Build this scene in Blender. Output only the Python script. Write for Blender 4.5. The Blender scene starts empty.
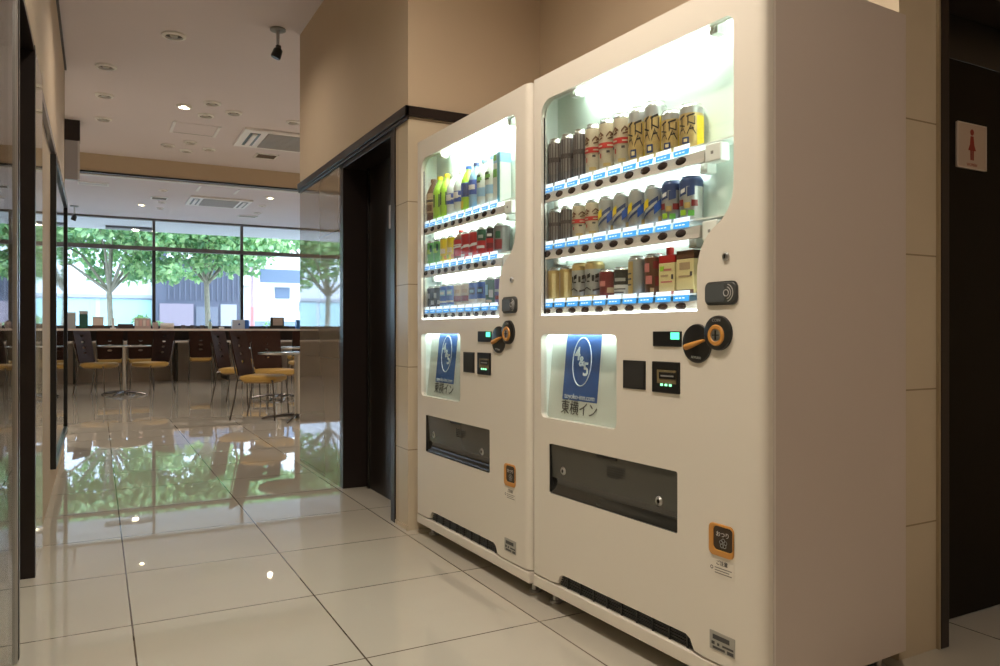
import bpy, bmesh, math, random
import numpy as np
from mathutils import Vector, Matrix

random.seed(7)
PI = math.pi
SC = bpy.context.scene
COL = SC.collection

# ------------------------------------------------------------------ camera, light, exposure
cam_d = bpy.data.cameras.new('camera')
cam_d.sensor_width = 36.0
cam_d.lens = 27.216
cam_d.shift_y = -0.002
cam_d.clip_start = 0.02
cam_d.clip_end = 300
cam = bpy.data.objects.new('camera', cam_d)
COL.objects.link(cam)
cam.location = (0, 0, 0.95)
cam.rotation_euler = (PI / 2, 0, -math.radians(28.06))
SC.camera = cam

SC.view_settings.view_transform = 'Standard'
SC.view_settings.look = 'None'
SC.view_settings.gamma = 1.0
SC.view_settings.use_curve_mapping = False
SC.view_settings.exposure = 1.3
SC.cycles.use_denoising = True
SC.cycles.max_bounces = 9
SC.cycles.diffuse_bounces = 5
SC.cycles.glossy_bounces = 5
SC.cycles.transparent_max_bounces = 16
SC.cycles.sample_clamp_indirect = 6.0
SC.cycles.caustics_reflective = False
SC.cycles.caustics_refractive = False

SKY = 2.8
W = bpy.data.worlds.new('overcast_sky')
SC.world = W
W.use_nodes = True
bg = W.node_tree.nodes['Background']
bg.inputs[0].default_value = (0.80, 0.90, 1.0, 1)
bg.inputs[1].default_value = SKY


def spot(name, loc, power, color=(1, .80, .58), size=150, blend=.9, radius=.045, aim=None):
    l = bpy.data.lights.new(name, 'SPOT')
    l.energy = power
    l.color = color
    l.spot_size = math.radians(size)
    l.spot_blend = blend
    l.shadow_soft_size = radius
    o = bpy.data.objects.new(name, l)
    COL.objects.link(o)
    o.location = loc
    if aim:
        o.rotation_euler = (Vector(aim) - Vector(loc)).to_track_quat('-Z', 'Y').to_euler()
    return o


# lit cafe downlights, plus unseen spots added overhead to brighten lobby and cafe
WARM = (1.0, .86, .71)
spot('downlight_and_fill', (.55, 1.6, 3.05), 62, WARM, 165)
spot('downlight_and_fill', (.55, .1, 3.05), 27, WARM, 168)  # unseen, added overhead to light the near machine's side
spot('downlight_and_fill', (.95, 2.45, 3.05), 9, WARM, 168)  # unseen fill, placed to brighten the pier's front wall
spot('downlight_and_fill', (.45, 5.1, 3.05), 17, WARM)  # unseen fill, added to light the floor ahead
spot('downlight_and_fill', (1.9, -.9, 3.05), 8, WARM)  # unseen, added to light the restroom corner
spot('downlight_and_fill', (.737, 7.83, 3.06), 45, WARM)
spot('downlight_and_fill', (.70, 14.85, 3.15), 35, WARM)
spot('downlight_and_fill', (2.573, 13.07, 3.15), 35, WARM)
spot('downlight_and_fill', (3.9, 11.6, 3.15), 50, WARM)
spot('downlight_and_fill', (5.2, 7.6, 3.05), 170, WARM)  # hidden fill past the pier, added to brighten the cafe
spot('downlight_and_fill', (-2.2, 9.0, 3.05), 120, WARM)  # hidden fill left of the opening, added for cafe brightness
spot('downlight_and_fill', (-.55, 1.2, 2.85), 9, WARM)  # unseen fill, added to light the recess behind the glass
# daylight through the shop window
pl = bpy.data.lights.new('window_daylight', 'AREA')
pl.shape = 'RECTANGLE'
pl.size = 12
pl.size_y = 2.2
pl.cycles.is_portal = True
plo = bpy.data.objects.new('window_daylight', pl)
COL.objects.link(plo)
plo.location = (2, 16.75, 2.1)
plo.rotation_euler = (-PI / 2, 0, 0)


# ------------------------------------------------------------------ materials
MATS = {}


def nodes(m):
    m.use_nodes = True
    nt = m.node_tree
    return nt, nt.nodes, nt.links


def mat(name, col, rough=.5, metal=0.0, spec=.5, emit=None, estr=0.0, coat=0.0, noise=0.0, nscale=30.0):
    if name in MATS:
        return MATS[name]
    m = bpy.data.materials.new(name)
    nt, N, L = nodes(m)
    b = N['Principled BSDF']
    b.inputs['Base Color'].default_value = (*col, 1)
    b.inputs['Roughness'].default_value = rough
    b.inputs['Metallic'].default_value = metal
    b.inputs['Specular IOR Level'].default_value = spec
    b.inputs['Coat Weight'].default_value = coat
    b.inputs['Coat Roughness'].default_value = .03
    if emit:
        b.inputs['Emission Color'].default_value = (*emit, 1)
        b.inputs['Emission Strength'].default_value = estr
    if noise > 0:
        tc = N.new('ShaderNodeTexCoord')
        nz = N.new('ShaderNodeTexNoise')
        nz.inputs['Scale'].default_value = nscale
        nz.inputs['Detail'].default_value = 4
        L.new(tc.outputs['Object'], nz.inputs['Vector'])
        mx = N.new('ShaderNodeMix')
        mx.data_type = 'RGBA'
        mx.inputs['A'].default_value = (*[c * (1 - noise) for c in col], 1)
        mx.inputs['B'].default_value = (*[min(1, c * (1 + noise)) for c in col], 1)
        L.new(nz.outputs['Fac'], mx.inputs['Factor'])
        L.new(mx.outputs['Result'], b.inputs['Base Color'])
    MATS[name] = m
    return m


def glass(name, tint=(1, 1, 1), ior=1.45, rough=0.0):
    if name in MATS:
        return MATS[name]
    m = bpy.data.materials.new(name)
    nt, N, L = nodes(m)
    N.remove(N['Principled BSDF'])
    out = N['Material Output']
    t = N.new('ShaderNodeBsdfTransparent')
    t.inputs[0].default_value = (*tint, 1)
    g = N.new('ShaderNodeBsdfGlossy')
    g.inputs['Roughness'].default_value = rough
    f = N.new('ShaderNodeFresnel')
    geo = N.new('ShaderNodeNewGeometry')
    mi_ = N.new('ShaderNodeMapRange')
    mi_.inputs['To Min'].default_value = ior
    mi_.inputs['To Max'].default_value = 1 / ior
    L.new(geo.outputs['Backfacing'], mi_.inputs['Value'])
    L.new(mi_.outputs[0], f.inputs[0])
    mx = N.new('ShaderNodeMixShader')
    L.new(f.outputs[0], mx.inputs[0])
    L.new(t.outputs[0], mx.inputs[1])
    L.new(g.outputs[0], mx.inputs[2])
    L.new(mx.outputs[0], out.inputs[0])
    MATS[name] = m
    return m


def tiled(name, c1, c2, mortar, bw, rh, msize, rough, axes='xy', off=(0, 0), spec=.5, stagger=0.0, nscale=3.0, namt=.08, coat=0):
    """large tiles: brick pattern in object space with a faint stone mottling"""
    m = bpy.data.materials.new(name)
    nt, N, L = nodes(m)
    b = N['Principled BSDF']
    b.inputs['Roughness'].default_value = rough
    b.inputs['Specular IOR Level'].default_value = spec
    b.inputs['Coat Weight'].default_value = coat
    tc = N.new('ShaderNodeTexCoord')
    sp = N.new('ShaderNodeSeparateXYZ')
    cb = N.new('ShaderNodeCombineXYZ')
    L.new(tc.outputs['Object'], sp.inputs[0])
    for k, a in enumerate(axes):
        ad = N.new('ShaderNodeMath')
        ad.operation = 'SUBTRACT'
        ad.inputs[1].default_value = off[k]
        L.new(sp.outputs['xyz'.index(a)], ad.inputs[0])
        L.new(ad.outputs[0], cb.inputs[k])
    br = N.new('ShaderNodeTexBrick')
    br.offset = stagger
    br.squash = 1.0
    br.inputs['Scale'].default_value = 1.0
    br.inputs['Brick Width'].default_value = bw
    br.inputs['Row Height'].default_value = rh
    br.inputs['Mortar Size'].default_value = msize
    br.inputs['Mortar Smooth'].default_value = 0.1
    br.inputs['Bias'].default_value = 0
    br.inputs['Color1'].default_value = (*c1, 1)
    br.inputs['Color2'].default_value = (*c2, 1)
    br.inputs['Mortar'].default_value = (*mortar, 1)
    L.new(cb.outputs[0], br.inputs['Vector'])
    nz = N.new('ShaderNodeTexNoise')
    nz.inputs['Scale'].default_value = nscale
    nz.inputs['Detail'].default_value = 6
    L.new(tc.outputs['Object'], nz.inputs['Vector'])
    mr = N.new('ShaderNodeMapRange')
    mr.inputs['To Min'].default_value = 1 - namt
    mr.inputs['To Max'].default_value = 1 + namt
    L.new(nz.outputs['Fac'], mr.inputs['Value'])
    mx = N.new('ShaderNodeMix')
    mx.data_type = 'RGBA'
    mx.blend_type = 'MULTIPLY'
    mx.inputs['Factor'].default_value = 1
    L.new(br.outputs['Color'], mx.inputs['A'])
    cv = N.new('ShaderNodeCombineColor')
    for k in range(3):
        L.new(mr.outputs[0], cv.inputs[k])
    L.new(cv.outputs[0], mx.inputs['B'])
    L.new(mx.outputs['Result'], b.inputs['Base Color'])
    MATS[name] = m
    return m


M_FLOOR = tiled('polished_floor_tile', (.49, .465, .40), (.51, .48, .415), (.10, .08, .06), .588, .592, .0028, .02, 'xy', (.1003 - .588 * 40, 2.12 - .592 * 40), .95, namt=.05)
M_MARB_Y = tiled('polished_wall_tile_side', (.57, .49, .365), (.60, .52, .39), (.30, .24, .16), 1.03, .395, .0025, .04, 'yz', (-.6, -.012), .5, namt=.12)
M_MARB_X = tiled('polished_wall_tile_front', (.57, .49, .365), (.60, .52, .39), (.30, .24, .16), 1.0, .395, .0025, .22, 'xz', (-.45, -.012), .4, namt=.14)
M_PILAST = tiled('honed_wall_tile', (.57, .49, .365), (.60, .52, .39), (.30, .24, .16), 1.03, .395, .0025, .28, 'yz', (-.6, -.012), .3, namt=.12)
M_DKTILE = tiled('dark_polished_tile', (.27, .225, .175), (.29, .24, .185), (.12, .10, .08), 1.03, .79, .003, .02, 'yz', (-.6, -.012), .9, namt=.08, coat=.6)
M_PAINT = mat('beige_wall_paint', (.56, .45, .32), .75, noise=.03, nscale=4)
M_CEIL = mat('ceiling_paint', (.80, .75, .80), .8, noise=.02, nscale=2)
M_DARK = mat('dark_brown_wood', (.011, .0075, .0065), .30, spec=.25, noise=.25, nscale=12)
M_BLACKTRIM = mat('black_brown_trim', (.020, .014, .013), .30, spec=.3)
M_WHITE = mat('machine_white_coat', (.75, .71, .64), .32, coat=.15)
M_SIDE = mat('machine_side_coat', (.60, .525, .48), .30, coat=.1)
M_LINER = mat('machine_white_liner', (.86, .90, .87), .45)
M_BLACK = mat('black_plastic', (.012, .012, .012), .28)
M_DKGREY = mat('dark_grey_plastic', (.05, .05, .05), .35)
M_GREY = mat('grey_plastic', (.28, .29, .28), .4)
M_STEEL = mat('brushed_steel', (.55, .55, .55), .28, 1.0)
M_DKSTEEL = mat('dark_chrome', (.16, .15, .15), .25, 1.0)
M_ORANGE = mat('orange_plastic', (.56, .26, .055), .35)
M_TUBE = mat('fluorescent_tube', (.9, .95, .9), .4, emit=(.90, 1.0, .93), estr=9.5)
M_TUBE2 = mat('fluorescent_tube_soft', (.9, .95, .9), .4, emit=(.88, 1.0, .95), estr=5.5)
M_GLASS = glass('clear_glass', (.97, .985, .975), 1.42)
M_SHOPGLASS = glass('shop_window_glass', (.95, .98, 1.0), 1.4)
M_LED = mat('green_display', (.02, .4, .2), .4, emit=(.10, 1.0, .45), estr=.9)
M_GREENDOT = mat('green_dot', (.2, .8, .3), .4, emit=(.3, 1, .5), estr=.8)


# ------------------------------------------------------------------ mesh helpers
def link(o, parent=None):
    COL.objects.link(o)
    if parent is not None:
        o.parent = parent
    return o


class MB:
    def __init__(s):
        s.v, s.f, s.m = [], [], []

    def add(s, verts, faces, mi=0):
        b = len(s.v)
        s.v += [tuple(v) for v in verts]
        s.f += [tuple(b + i for i in f) for f in faces]
        s.m += [mi] * len(faces)
        return s

    def box(s, x0, x1, y0, y1, z0, z1, mi=0):
        vs = [(x0, y0, z0), (x1, y0, z0), (x1, y1, z0), (x0, y1, z0), (x0, y0, z1), (x1, y0, z1), (x1, y1, z1), (x0, y1, z1)]
        return s.add(vs, [(3, 2, 1, 0), (4, 5, 6, 7), (0, 1, 5, 4), (1, 2, 6, 5), (2, 3, 7, 6), (3, 0, 4, 7)], mi)

    def lathe(s, prof, c=(0, 0, 0), n=24, axis='z', mi=0, mfun=None, caps=True):
        """prof: (r, h) pairs; axis: direction of h"""
        def P(r, h, a):
            x, y = r * math.cos(a), r * math.sin(a)
            if axis == 'z':
                p = (x, y, h)
            elif axis == 'y':
                p = (x, -h, y)
            else:
                p = (h, x, y)
            return (p[0] + c[0], p[1] + c[1], p[2] + c[2])
        b = len(s.v)
        for r, h in prof:
            for k in range(n):
                s.v.append(P(r, h, 2 * PI * k / n))
        for i in range(len(prof) - 1):
            for k in range(n):
                k2 = (k + 1) % n
                s.f.append((b + i * n + k, b + i * n + k2, b + (i + 1) * n + k2, b + (i + 1) * n + k))
                s.m.append(mfun(i, k) if mfun else mi)
        if caps:
            s.f.append(tuple(b + k for k in reversed(range(n))))
            s.m.append(mfun(0, 0) if mfun else mi)
            s.f.append(tuple(b + (len(prof) - 1) * n + k for k in range(n)))
            s.m.append(mfun(len(prof) - 2, 0) if mfun else mi)
        return s

    def tube(s, pts, r, n=10, mi=0, closed=False):
        pts = [Vector(p) for p in pts]
        b = len(s.v)
        np_ = len(pts)
        up0 = None
        for i, p in enumerate(pts):
            if closed:
                t = (pts[(i + 1) % np_] - pts[i - 1]).normalized()
            else:
                t = (pts[min(i + 1, np_ - 1)] - pts[max(i - 1, 0)]).normalized()
            if up0 is None:
                up0 = Vector((0, 0, 1)) if abs(t.z) < .9 else Vector((1, 0, 0))
            u = t.cross(up0).normalized()
            w = u.cross(t).normalized()
            up0 = w
            rr = r[i] if isinstance(r, (list, tuple)) else r
            for k in range(n):
                a = 2 * PI * k / n
                s.v.append(tuple(p + u * (rr * math.cos(a)) + w * (rr * math.sin(a))))
        m = np_ if closed else np_ - 1
        for i in range(m):
            j = (i + 1) % np_
            for k in range(n):
                k2 = (k + 1) % n
                s.f.append((b + i * n + k, b + i * n + k2, b + j * n + k2, b + j * n + k))
                s.m.append(mi)
        if not closed:
            s.f.append(tuple(b + k for k in reversed(range(n))))
            s.f.append(tuple(b + (np_ - 1) * n + k for k in range(n)))
            s.m += [mi, mi]
        return s

    def quad(s, a, b, c, d, mi=0):
        return s.add([a, b, c, d], [(0, 1, 2, 3)], mi)

    def build(s, name, mats, parent=None, smooth=False, bevel=0, loc=None, seg=2):
        me = bpy.data.meshes.new(name)
        me.from_pydata(s.v, [], s.f)
        if not isinstance(mats, (list, tuple)):
            mats = [mats]
        for m in mats:
            me.materials.append(m)
        if len(mats) > 1:
            me.polygons.foreach_set('material_index', s.m)
        bm = bmesh.new()
        bm.from_mesh(me)
        bmesh.ops.recalc_face_normals(bm, faces=bm.faces)
        bm.to_mesh(me)
        bm.free()
        if smooth:
            me.shade_smooth()
            me.set_sharp_from_angle(angle=math.radians(38))
        o = bpy.data.objects.new(name, me)
        link(o, parent)
        if loc:
            o.location = loc
        if bevel:
            md = o.modifiers.new('bevel', 'BEVEL')
            md.width = bevel
            md.segments = seg
            md.limit_method = 'ANGLE'
        return o


def to_mesh_object(tmp, name, parent, m):
    bpy.context.view_layer.update()
    dg = bpy.context.evaluated_depsgraph_get()
    me = bpy.data.meshes.new_from_object(tmp.evaluated_get(dg))
    d = tmp.data
    bpy.data.objects.remove(tmp)
    bpy.data.curves.remove(d)
    me.name = name
    me.materials.clear()
    me.materials.append(m)
    o = bpy.data.objects.new(name, me)
    link(o, parent)
    return o


def rrect(x0, x1, z0, z1, r, n=6):
    pts = []
    for cx, cz, a0 in ((x1 - r, z1 - r, 0), (x0 + r, z1 - r, 90), (x0 + r, z0 + r, 180), (x1 - r, z0 + r, 270)):
        for k in range(n + 1):
            a = math.radians(a0 + 90 * k / n)
            pts.append((cx + r * math.cos(a), cz + r * math.sin(a)))
    return pts


def plate(name, loops, y0, y1, m, parent=None, bevel=0.0, smooth=True):
    """a plate in the XZ plane with holes, from depth y0 (front) to y1"""
    cu = bpy.data.curves.new(name, 'CURVE')
    cu.dimensions = '2D'
    cu.fill_mode = 'BOTH'
    cu.extrude = (y1 - y0) / 2 - bevel
    cu.bevel_depth = bevel
    cu.bevel_resolution = 3
    cu.offset = -bevel
    for lp in loops:
        sp = cu.splines.new('POLY')
        sp.points.add(len(lp) - 1)
        for p, (x, z) in zip(sp.points, lp):
            p.co = (x, z, 0, 1)
        sp.use_cyclic_u = True
    t = bpy.data.objects.new(name, cu)
    COL.objects.link(t)
    o = to_mesh_object(t, name, parent, m)
    yc = (y0 + y1) / 2
    me = o.data
    n = len(me.vertices)
    co = np.empty(n * 3)
    me.vertices.foreach_get('co', co)
    co = co.reshape(-1, 3)
    co = np.stack([co[:, 0], yc - co[:, 2], co[:, 1]], 1)
    me.vertices.foreach_set('co', co.ravel())
    bm = bmesh.new()
    bm.from_mesh(me)
    bmesh.ops.remove_doubles(bm, verts=bm.verts, dist=1e-6)
    bmesh.ops.recalc_face_normals(bm, faces=bm.faces)
    bm.to_mesh(me)
    bm.free()
    if smooth:
        me.shade_smooth()
        me.set_sharp_from_angle(angle=math.radians(40))
    return o


def text(name, body, size, m, parent, loc, rot=(PI / 2, 0, 0), extrude=.0004, sx=1.0, shear=0.0, bold=0.0):
    cu = bpy.data.curves.new(name, 'FONT')
    cu.body = body
    cu.size = size
    cu.extrude = extrude
    cu.align_x = 'CENTER'
    cu.align_y = 'CENTER'
    cu.shear = shear
    cu.offset = bold
    t = bpy.data.objects.new(name, cu)
    COL.objects.link(t)
    o = to_mesh_object(t, name, parent, m)
    o.location = loc
    o.rotation_euler = rot
    o.scale = (sx, 1, 1)
    return o


def thing(name, label, cat, loc=(0, 0, 0), rz=0.0, group=None):
    o = bpy.data.objects.new(name, None)
    o.empty_display_size = .1
    link(o)
    o.location = loc
    o.rotation_euler = (0, 0, rz)
    tag(o, label, cat, group)
    return o


def tag(o, label, cat, group=None):
    if label:
        o['label'] = label
    o['category'] = cat
    if group:
        o['group'] = group
    return o


def struct(o):
    o['kind'] = 'structure'
    return o


def copy_tree(o, parent=None):
    kids = list(o.children)
    c = o.copy()
    COL.objects.link(c)
    if parent is not None:
        c.parent = parent
    for ch in kids:
        copy_tree(ch, c)
    return c


# ------------------------------------------------------------------ the room
CZ, CZ2 = 3.11, 3.20
struct(MB().box(-4.2, 8.2, -2.7, 16.9, -.10, 0).build('floor', M_FLOOR))
struct(MB().box(-1.2, 3.6, -2.7, 10.45, CZ, CZ + .12).box(-4.2, -1.2, 7.0, 10.45, CZ, CZ + .12).box(3.6, 8.2, 5.5, 10.45, CZ, CZ + .12).build('ceiling', M_CEIL))
struct(MB().box(-4.2, 8.2, 10.60, 16.75, CZ2, CZ2 + .12).build('ceiling', M_CEIL))
# dropped beam across the cafe with a dark slot along its lower edge
M_BEAM = mat('beam_paint', (.58, .47, .34), .7)
struct(MB().box(-4.2, 8.2, 10.44, 10.62, 2.895, 3.33).build('trim_1', M_BEAM))
struct(MB().box(-4.2, 8.2, 10.43, 10.52, 2.875, 2.897).build('trim_2', M_BLACK))
struct(MB().box(-4.2, 8.2, 10.521, 10.63, 2.865, 2.893).build('trim_3', mat('white_bead', (.8, .8, .8), .4)))

# upper painted walls and lower stone cladding on the machine side
struct(MB().box(1.307, 2.16, 3.383, 5.556, 2.0, CZ).box(2.16, 8.2, 5.456, 5.556, 0, CZ).build('wall_right', M_PAINT))
struct(MB().box(1.307, 2.16, 3.383, 3.552, 0, 2.0).build('wall_right', M_PILAST))
struct(MB().box(1.307, 2.16, 4.525, 5.556, 0, 2.0).build('wall_right', M_DKTILE))
struct(MB().box(2.04, 2.16, 1.50, 3.383, 0, CZ).build('wall_alcove', M_PAINT))
struct(MB().box(2.04, 2.222, 1.382, 1.50, 0, 2.04).box(3.2, 3.6, 1.382, 1.50, 0, 2.04).build('wall_front', M_MARB_X))
struct(MB().box(2.04, 3.6, 1.382, 1.50, 2.04, CZ).build('wall_front', M_PAINT))
# dark trim that runs round at door-head height
M_TRIMBLUE = M_BLACKTRIM
for k, bx in enumerate([(1.287, 1.307, 3.363, 5.556, 1.972, 2.020), (1.295, 1.308, 3.37, 5.556, 1.955, 1.972), (1.287, 2.04, 3.363, 3.383, 1.972, 2.020), (2.02, 2.04, 1.40, 3.363, 1.972, 2.020)]):
    struct(MB().box(*bx).build('trim_%d' % (k + 4), M_BLACKTRIM, bevel=.003))
# plinth strip at the corner of the stone pier
struct(MB().box(1.300, 1.3075, 3.376, 3.54, 0, .02).build('baseboard_right', M_MARB_Y))

# dark doorway in the pier: reveal, frame, two flush door leaves with a steel edge
struct(MB().box(1.300, 1.36, 3.548, 3.606, 0, 1.972).box(1.307, 1.48, 4.46, 4.527, 0, 1.96).box(1.307, 1.48, 3.606, 4.5, 1.93, 1.999).build('trim_8', M_BLACKTRIM, bevel=.002))
struct(MB().box(-.9, -.2125, 2.62, 3.41, 2.03, 2.06).build('trim_16', M_DARK))
d2 = struct(MB().box(1.455, 1.50, 3.60, 4.03, 0, 1.95).build('door_2', M_DARK))
d2b = struct(MB().box(1.455, 1.50, 4.035, 4.5, 0, 1.95).build('door_2', M_DARK))
MB().box(1.440, 1.456, 4.395, 4.42, 0, 1.93).build('door_edge', M_DKSTEEL, d2b)
nt_ = thing('wall_notice', 'small pale grey notice plate fixed on the dark doors beside the vending machines', 'notice', (1.4552, 3.99, 1.59))
MB().box(-.008, 0, -.055, .055, -.065, .065).build('plate', mat('pale_grey_plate', (.45, .42, .42), .4), nt_, bevel=.002)
MB().box(-.0095, -.0078, -.03, .03, -.04, .03).build('printed_panel', mat('grey_print', (.32, .30, .31), .4), nt_)
struct(MB().box(1.50, 2.16, 3.552, 4.525, 0, 2.0).build('wall_core', M_DARK))

# restroom doorway behind the machines
struct(MB().box(2.222, 2.262, 1.37, 1.50, 0, 2.04).box(2.262, 3.2, 1.37, 1.50, 1.995, 2.04).build('door_frame_1', M_BLACKTRIM, bevel=.003))
struct(MB().box(2.215, 2.2235, 1.372, 1.384, 0, 2.04).build('trim_9', mat('warm_metal_bead', (.45, .38, .26), .3, .6)))
M_DOOR3 = mat('dark_restroom_door', (.006, .004, .0025), .45, spec=.12, noise=.3, nscale=40)
d3 = struct(MB().box(2.262, 3.2, 1.495, 1.54, 0.005, 1.845).build('door_3', M_DOOR3))
struct(MB().box(2.262, 3.2, 1.50, 1.545, 1.85, 2.05).build('trim_10', M_BLACK))
ws = thing('restroom_sign', 'small square white restroom sign with red female figure on the dark door', 'sign', (2.583, 1.495, 1.567))
plate('sign_plate', [rrect(-.083, .083, -.076, .076, .004)], -.006, 0, mat('sign_ivory', (.50, .40, .33), .4), ws, .001)
M_RED = mat('sign_red', (.26, .02, .012), .5)
fg = MB().lathe([(.0001, .0067), (.0105, .0067), (.0105, .0062), (.0001, .0062)], (0, 0, .047), 20, 'y', caps=False)
fg.build('figure_head', M_RED, ws)
plate('figure_dress', [[(-.008, .034), (.008, .034), (.012, .005), (.022, -.014), (.010, -.014), (.009, -.046), (.0015, -.046), (.0015, -.014), (-.0015, -.014), (-.0015, -.046), (-.009, -.046), (-.010, -.014), (-.022, -.014), (-.012, .005)]], -.0068, -.006, M_RED, ws)
text('caption', 'WOMEN', .015, mat('caption_red', (.42, .16, .11), .5), ws, (0, -.0064, -.062))
fr = MB()
for bx in [(-.083, .083, -.0075, -.006, .072, .076), (-.083, .083, -.0075, -.006, -.076, -.072), (-.083, -.079, -.0075, -.006, -.076, .076), (.079, .083, -.0075, -.006, -.076, .076)]:
    fr.box(*bx)
fr.build('sign_border', mat('sign_border_white', (.62, .55, .49), .4), ws)

# walls behind the viewer and the closing walls of the cafe
struct(MB().box(-1.2, 3.6, -2.7, -2.6, 0, CZ).build('wall_back', M_PAINT))
struct(MB().box(3.5, 3.6, -2.6, 1.382, 0, CZ).build('wall_entrance', M_PAINT))
struct(MB().box(8.1, 8.2, 5.5, 16.75, 0, 3.3).build('wall_cafe_right', M_PAINT))
struct(MB().box(-4.2, -4.1, 7.0, 16.75, 0, 3.3).build('wall_cafe_left', M_PAINT))
struct(MB().box(-4.2, -.235, 7.06, 7.16, 0, CZ).build('wall_cafe_front', M_PAINT))

# left side: glass leaf, dark recess, polished panel, painted wall with a tall dark board
struct(MB().box(-1.0, -.9, -2.6, 3.42, 0, CZ).build('wall_left', M_MARB_Y))
struct(MB().box(-.9, -.212, 2.62, 3.42, 2.05, CZ).box(-.9, -.212, -2.6, 2.62, 2.9, CZ).build('wall_left', M_PAINT))
struct(MB().box(-.9, -.2105, 3.41, 3.46, 0, 2.05).build('door_4', M_DARK))
struct(MB().box(-.40, -.212, 3.461, 3.885, 0, 2.05).build('wall_left', M_MARB_Y))
struct(MB().box(-.40, -.212, 3.42, 3.885, 2.05, CZ).box(-.40, -.235, 3.885, 7.16, 0, CZ).build('wall_left', M_PAINT))
struct(MB().box(-.235, -.213, 3.9, 7.16, 1.975, 2.02).build('trim_11', mat('grey_blue_trim', (.30, .30, .34), .2, .3)))
struct(MB().box(-.2352, -.22, 3.9, 7.16, CZ - .018, CZ).build('trim_12', M_DKGREY))
gl = struct(MB().box(-.216, -.206, .35, 2.545, .01, 2.88).build('door_1', M_GLASS))
MB().box(-.222, -.200, 2.545, 2.566, 0.005, 2.9).build('door_stile', M_STEEL, gl)
MB().box(-.224, -.198, 2.566, 2.60, 0.005, 2.9).build('door_seal', M_BLACK, gl)
MB().box(-.222, -.200, .35, 2.56, 2.86, 2.9).build('door_rail', M_BLACK, gl)
tb = thing('display_board', 'tall dark glossy framed board mounted on the narrow wall beside the cafe opening', 'board', (-.235, 5.95, .16))
MB().box(0, .016, -.93, .93, 0.02, 1.78).build('panel', mat('glossy_black_glass', (.01, .01, .012), .03, coat=.6), tb)
fb = MB()
for bx in [(0, .03, -.95, -.91, 0, 1.80), (0, .03, .91, .95, 0, 1.80), (0, .03, -.91, .91, 0, .04), (0, .03, -.91, .91, 1.76, 1.80)]:
    fb.box(*bx)
fb.build('frame', M_BLACK, tb, bevel=.003)
hb = thing('roller_screen_box', 'dark topped box with a grey lower panel hanging from the ceiling by the cafe opening', 'screen box', (-.5, 8.87, 2.50))
MB().box(-.35, .345, 0, .16, .40, .61).build('housing', mat('very_dark_brown', (.02, .012, .01), .4), hb, bevel=.004)
MB().box(-.35, .325, .01, .06, .0, .40).build('panel', mat('blue_grey_panel', (.36, .36, .40), .3), hb)
MB().box(.325, .343, .005, .065, .0, .40).build('edge_strip', mat('light_grey_edge', (.6, .6, .62), .3), hb)

# ------------------------------------------------------------------ shop window
M_FRAME = mat('window_frame_grey', (.20, .19, .20), .4, .2)
M_FRAME_D = mat('window_frame_dark', (.03, .03, .035), .4)
WY = 16.62
struct(MB().box(-4.2, 8.2, WY, WY + .12, 0, .96).build('wall_window', M_DARK))
struct(MB().box(-4.2, 8.2, WY - .02, WY + .1, .96, 1.055).build('trim_13', M_FRAME_D))
struct(MB().box(-4.2, 8.2, WY, WY + .1, 2.56, 2.64).build('trim_14', M_FRAME))
struct(MB().box(-4.2, 8.2, WY, WY + .1, 3.16, 3.2).build('trim_15', M_FRAME))
mx0 = 1.006
for k in range(-3, 5):
    x = mx0 + 1.69 * k
    struct(MB().box(x - .03, x + .03, WY - .005, WY + .105, 1.055, 2.56).build('window_frame_%d' % (k + 4), M_FRAME_D if k in (0, 1) else M_FRAME))
    struct(MB().box(x - .025, x + .025, WY - .005, WY + .105, 2.64, 3.16).build('window_frame_%d' % (k + 14), M_FRAME))
    struct(MB().box(x + .03, x + 1.66, WY + .045, WY + .055, 1.055, 2.56).build('window_%d' % (k + 4), M_SHOPGLASS))
    struct(MB().box(x + .025, x + 1.665, WY + .045, WY + .055, 2.64, 3.16).build('window_%d' % (k + 14), M_SHOPGLASS))


# ------------------------------------------------------------------ ceiling fittings
M_RING = mat('fitting_white', (.95, .95, .95), .4)
M_CUP = mat('reflector_grey', (.10, .09, .085), .3, .6)
M_BULB = mat('lit_bulb', (1, .9, .7), .4, emit=(1.0, .80, .50), estr=30)


def downlight(x, y, z, r, label, lit=False):
    t = thing('downlight', label, 'ceiling light', (x, y, z), 0, 'recessed ceiling downlights')
    MB().lathe([(r * .70, -.003), (r * .73, -.018), (r * .97, -.012), (r, -.006), (r, 0), (r * .70, 0)], (0, 0, 0), 28, caps=False).build('trim_ring', M_RING, t, True)
    MB().lathe([(r * .74, -.001), (r * .5, -.004), (r * .48, -.0035)], (0, 0, 0), 24).build('reflector', M_CUP, t, True)
    MB().lathe([(.001, -.016), (r * .30, -.013), (r * .36, -.003), (.001, -.001)], (0, 0, 0), 18, caps=False).build('bulb', M_BULB if lit else mat('unlit_bulb', (.6, .57, .52), .25), t, True)
    return t


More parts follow.
